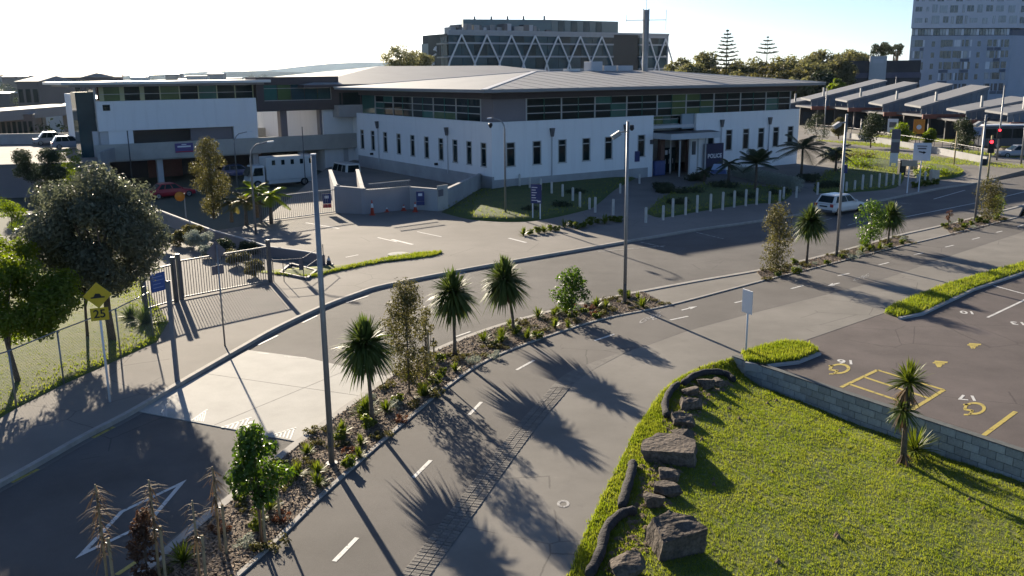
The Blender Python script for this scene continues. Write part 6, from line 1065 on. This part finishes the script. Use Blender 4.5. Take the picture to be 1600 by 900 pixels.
p = at(372, 276, -1.25); vehicle('patrol_car', 'white and blue patrol car under the parapet deck', (p[0], p[1], -1.25), GRZ, carblue, 4.4, 1.75, 1.45, 'hatch'); p = at(540, 284, -1.25); vehicle('white_van', 'white van with a rounded roof behind the compound wall', (p[0], p[1], -1.25), GRZ + PI / 2, carw, 4.8, 1.9, 2.1, 'van', 'van', 1.1)
p = at(85, 226, 2.0); vehicle('deck_car', 'grey car with open load bed on the side deck', (p[0], p[1], 2.0), GRZ, silver, 4.6, 1.8, 1.6, 'sedan'); p = at(112, 232, 2.0); vehicle('deck_car', 'pale blue car nearer the stair tower on the side deck', (p[0], p[1], 2.0), GRZ, M('car_pale_blue', (0.22, 0.26, 0.33), 0.3, 0.05, 2), 4.2, 1.75, 1.5, 'hatch')
p = at(1588, 246, -.12); vehicle('silver_car', 'silver car at the right edge before the bus station', (p[0], p[1], -.12), PI * .98, silver, 4.4, 1.75, 1.45, 'sedan')
def truck():
    p = at(442, 290, -1.25); t = empty('prisoner_truck', (p[0], p[1], -1.25), GRZ + PI, 'white box truck with a row of small dark windows in the yard', 'truck')
    boxpart('box_body', carw, t, -3.4, 2.0, -1.15, 1.15, .75, 3.1, .05); boxpart('skirt', carw, t, -3.0, 1.8, -1.1, 1.1, .4, .75); cb = MB().add([(2.15, -1.05, .55), (3.9, -1.05, .55), (3.9, 1.05, .55), (2.15, 1.05, .55), (2.15, -1.0, 2.3), (3.3, -1.0, 2.3), (3.3, 1.0, 2.3), (2.15, 1.0, 2.3)], [(0, 3, 2, 1), (4, 5, 6, 7), (0, 1, 5, 4), (1, 2, 6, 5), (2, 3, 7, 6), (3, 0, 4, 7)]).build('cab', carw, t, bevel=.06)
    for s in (-1, 1):
        for i in range(5): boxpart('window', glass, t, -2.95 + i * 1.0, -2.6 + i * 1.0, s * 1.15 - .02, s * 1.15 + .02, 2.3, 2.8)
        MB().add([(2.35, s * 1.06, 1.3), (3.45, s * 1.06, 1.3), (3.2, s * 1.03, 2.1), (2.35, s * 1.03, 2.1)], [(0, 1, 2, 3)]).build('cab_window', glass, t)
        for x in (-2.0, 3.0): w_ = MB().tube([(x, s * 1.0 - .13, .42), (x, s * 1.0 + .13, .42)], .42, 16).build('wheel', tyre, t); MB().tube([(x, s * 1.14, .42), (x, s * 1.15, .42)], .24, 12).build('rim', galv, w_)
    MB().add([(3.87, -.9, 1.3), (3.87, .9, 1.3), (3.40, .85, 2.2), (3.40, -.85, 2.2)], [(0, 1, 2, 3)]).build('windscreen', glass, t).location = (.04, 0, 0)
truck()
def bus():
    p = at(1596, 238, -.13); t = empty('bus', (p[0] + 3, p[1] + 6, -.13), 0.0, 'dark bus with a pale roof edge waiting at the right picture edge', 'bus'); boxpart('body', M('bus_dark', (0.05, 0.055, 0.07), 0.3, 0.1, 1), t, -5.5, 5.5, -1.2, 1.2, .35, 2.9, .08); boxpart('roof_edge', sign_w, t, -5.45, 5.45, -1.22, 1.22, 2.92, 3.1, .04)
    for i in range(6): boxpart('window', glass, t, -5.2 + i * 1.75, -3.6 + i * 1.75, -1.23, -1.2, 1.4, 2.6)
    for x in (-3.5, 3.5):
        for s in (-1, 1): w_ = MB().tube([(x, s * 1.05 - .13, .45), (x, s * 1.05 + .13, .45)], .45, 16).build('wheel', tyre, t); MB().tube([(x, s * 1.2, .45), (x, s * 1.21, .45)], .25, 12).build('rim', galv, w_)
bus()
# low wall and railings before the bus station
rl = empty('station_wall', atY(1440, 226, 118)[:2] + (-.13,), 0, 'low pale wall with railings in front of the bus station', 'wall'); q0 = np.array(atY(1440, 226, 118)[:2])
for a, b in (((1262, 208, 150), (1330, 211, 138)), ((1330, 212, 138), (1460, 222, 112)), ((1460, 223, 112), (1545, 232, 98))):
    a, b = np.array(atY(*a)[:2]) - q0, np.array(atY(*b)[:2]) - q0; MB().bar((*a, .45), (*b, .45), .2, .9).build('wall', conc_wall, rl)
    for i in range(6): q = a + (b - a) * i / 6; MB().tube([(*q, .9), (*q, 1.7)], .03, 6).build('rail_post', steel_d, rl)
    MB().tube([(*a, 1.7), (*b, 1.7)], .02, 6).build('rail', steel_d, rl)
# ------------------------------------------------------------------ distant town on the left, hills
r_ = random.Random(77); pale = [M('town_pale', (0.50, 0.49, 0.46), 0.7, 0.1, 0.05), M('town_grey', (0.22, 0.22, 0.23), 0.8, 0.1, 0.05), M('town_brown', (0.16, 0.13, 0.12), 0.8, 0.1, 0.05), M('town_roof', (0.62, 0.60, 0.56), 0.4, 0.05, 0.05)]
TOWN = []
def shed(x, Y, wpx, h, label, wall, roof, dpt=None, group='low buildings of the distant town', flat=True, win=0):
    W = wpx * Y / F; p = atY(x, 150, Y); t = empty('town_building', (p[0], Y, -1.25), r_.uniform(-.3, .5), label, 'building', group); D_ = dpt or W * .6; boxpart('wall', wall, t, -W / 2, W / 2, 0, D_, 0, h); e = .4
    MB().add([(-W / 2 - e, -e, h), (W / 2 + e, -e, h), (W / 2 + e, D_ + e, h), (-W / 2 - e, D_ + e, h), (-W / 2, D_ / 2, h + D_ * .07), (W / 2, D_ / 2, h + D_ * .07)], [(0, 1, 5, 4), (2, 3, 4, 5), (0, 4, 3), (1, 2, 5), (0, 3, 2, 1)]).build('roof', roof, t)
    for i in range(win): boxpart('window', glass, t, -W / 2 + (i + .15) * W / win, -W / 2 + (i + .8) * W / win, -.06, 0, h * .45, h * .8)
shed(12, 150, 60, 5.6, 'long dark town building with a window band at the left edge', pale[2], pale[1], 12, None, win=8); shed(45, 260, 34, 10.5, 'dark block of the distant town at the far left', pale[2], pale[1], 20, None, win=3); shed(100, 300, 60, 11.5, 'long dark block just above the parking block roof', pale[2], pale[1], 20, None, win=5); shed(170, 330, 40, 11.5, 'brown block above the thin flat roof', pale[2], pale[2], 20, None, win=3); shed(70, 190, 40, 4.6, 'bright roofed town shed left of the stair tower', pale[0], pale[3], 40, None)
for i in range(34):
    Y = r_.choice([380, 480, 620, 800, 1100, 1500]); x = r_.uniform(-80, 640); shed(x, Y, r_.uniform(18, 70) * 420 / Y + 8, r_.uniform(4, 9) * (1 + Y / 1500), 'small pale roofed building in the hazy distant town', r_.choice(pale[:3]), r_.choice([pale[3], pale[3], pale[1]]))
tc_ = []
for i in range(260):
    Y = r_.choice([170, 200, 240, 350, 500, 700, 1000, 1400]); x = r_.uniform(-120, 640); p = atY(x, 150, Y); s = r_.uniform(1.3, 2.6) * (1 + Y / 500); tc_.append((p[0], Y + r_.uniform(-40, 40), -1.25 + s * .8, s))
wd_ = leaf_cloud('town_trees', tc_, 26000, 1.1, lf_dark, None, 301); tag(wd_, 'mass of dark trees among the distant town roofs', 'trees', kind='stuff')
for i, (x, y, wv, hv) in enumerate(((15, 196, 30, 22), (38, 196, 34, 26), (62, 194, 30, 20), (85, 190, 34, 28), (96, 200, 20, 16))): bush(x, y, wv, hv, ['first', 'second', 'third', 'fourth', 'last'][i] + ' roadside tree from the left edge beyond the side deck', [lf_lime, lf_olive, lf_dark, lf_lime, lf_olive][i], 310 + i, 1600, .5, -1.25, 'roadside_tree')
vd = empty('viaduct', (0, 0, 0), 0, 'low grey viaduct crossing behind the side deck on the left', 'bridge'); a, b = atY(-80, 178, 140), atY(112, 170, 170); MB().bar((a[0], a[1], 4.2), (b[0], b[1], 4.6), 8, 1.6).build('deck', pale[1], vd)
for u in (.1, .4, .7, .95): q = np.array(a) * (1 - u) + np.array(b) * u; boxpart('pier', pale[1], vd, q[0] - .6, q[0] + .6, q[1] - .6, q[1] + .6, -1.25, 3.6)
def hills(Y, prof, mat, name='hills'):
    vs = []; n = len(prof)
    for x, y in prof: p = atY(x, y, Y); vs.append(p)
    V = [(p[0], Y, -5) for p in vs] + vs + [(p[0] * 1.15, Y * 1.25, -5) for p in vs]; F_ = [(k * n + i, k * n + i + 1, (k + 1) * n + i + 1, (k + 1) * n + i) for k in range(2) for i in range(n - 1)]
    tag(MB().add(V, F_).build(name, mat, smooth=True), kind='structure')
prof = []
for i in range(70):
    x = -500 + i * 42; yb = 115 + (800 - x) * .0105; prof.append((x, yb - 2.5 - 3 * max(0, math.sin(i * .37)) - 2 * max(0, math.sin(i * .9 + 1))))
hills(5200, prof, hill_m); prof = [(x, 115 + (800 - x) * .0105 - 3 - 14 * math.exp(-((x - 520) / 110) ** 2) - 10 * math.exp(-((x - 640) / 90) ** 2) - 5 * math.exp(-((x - 330) / 60) ** 2)) for x in range(-500, 2100, 26)]
hills(9500, prof, hill_m)

# ------------------------------------------------------------------ air
hz = MB().box(-15500, 15500, -700, 14500, -8, 170).build('haze', [], None); tag(hz, 'thin sunlit haze filling the air', 'haze', kind='stuff')
hm = bpy.data.materials.new('haze'); hm.use_nodes = True; hn = hm.node_tree; hn.nodes.clear(); ho = hn.nodes.new('ShaderNodeOutputMaterial'); hv = hn.nodes.new('ShaderNodeVolumePrincipled')
hv.inputs['Color'].default_value = (0.62, 0.80, 1.0, 1); hv.inputs['Density'].default_value = 0.00003; hv.inputs['Anisotropy'].default_value = 0.35; hn.links.new(hv.outputs[0], ho.inputs['Volume']); hz.data.materials.append(hm)

p = at(292, 350); h = hgt(292, 350, 302); mi = empty('traffic_mirror', p, face_cam(p), 'orange backed round traffic mirror on a post by the yard wall', 'mirror'); MB().tube([(0, 0, -.1), (0, 0, h)], .04, 8).build('post', galv, mi); MB().tube([(-.3, -.05, h - .2), (-.3, .12, h - .2)], [.34, .20], 16).build('shell', orange_s, mi, smooth=True); MB().bar((-.3, .05, h - .2), (0, .0, h - .2), .05, .05).build('bracket', galv, mi)
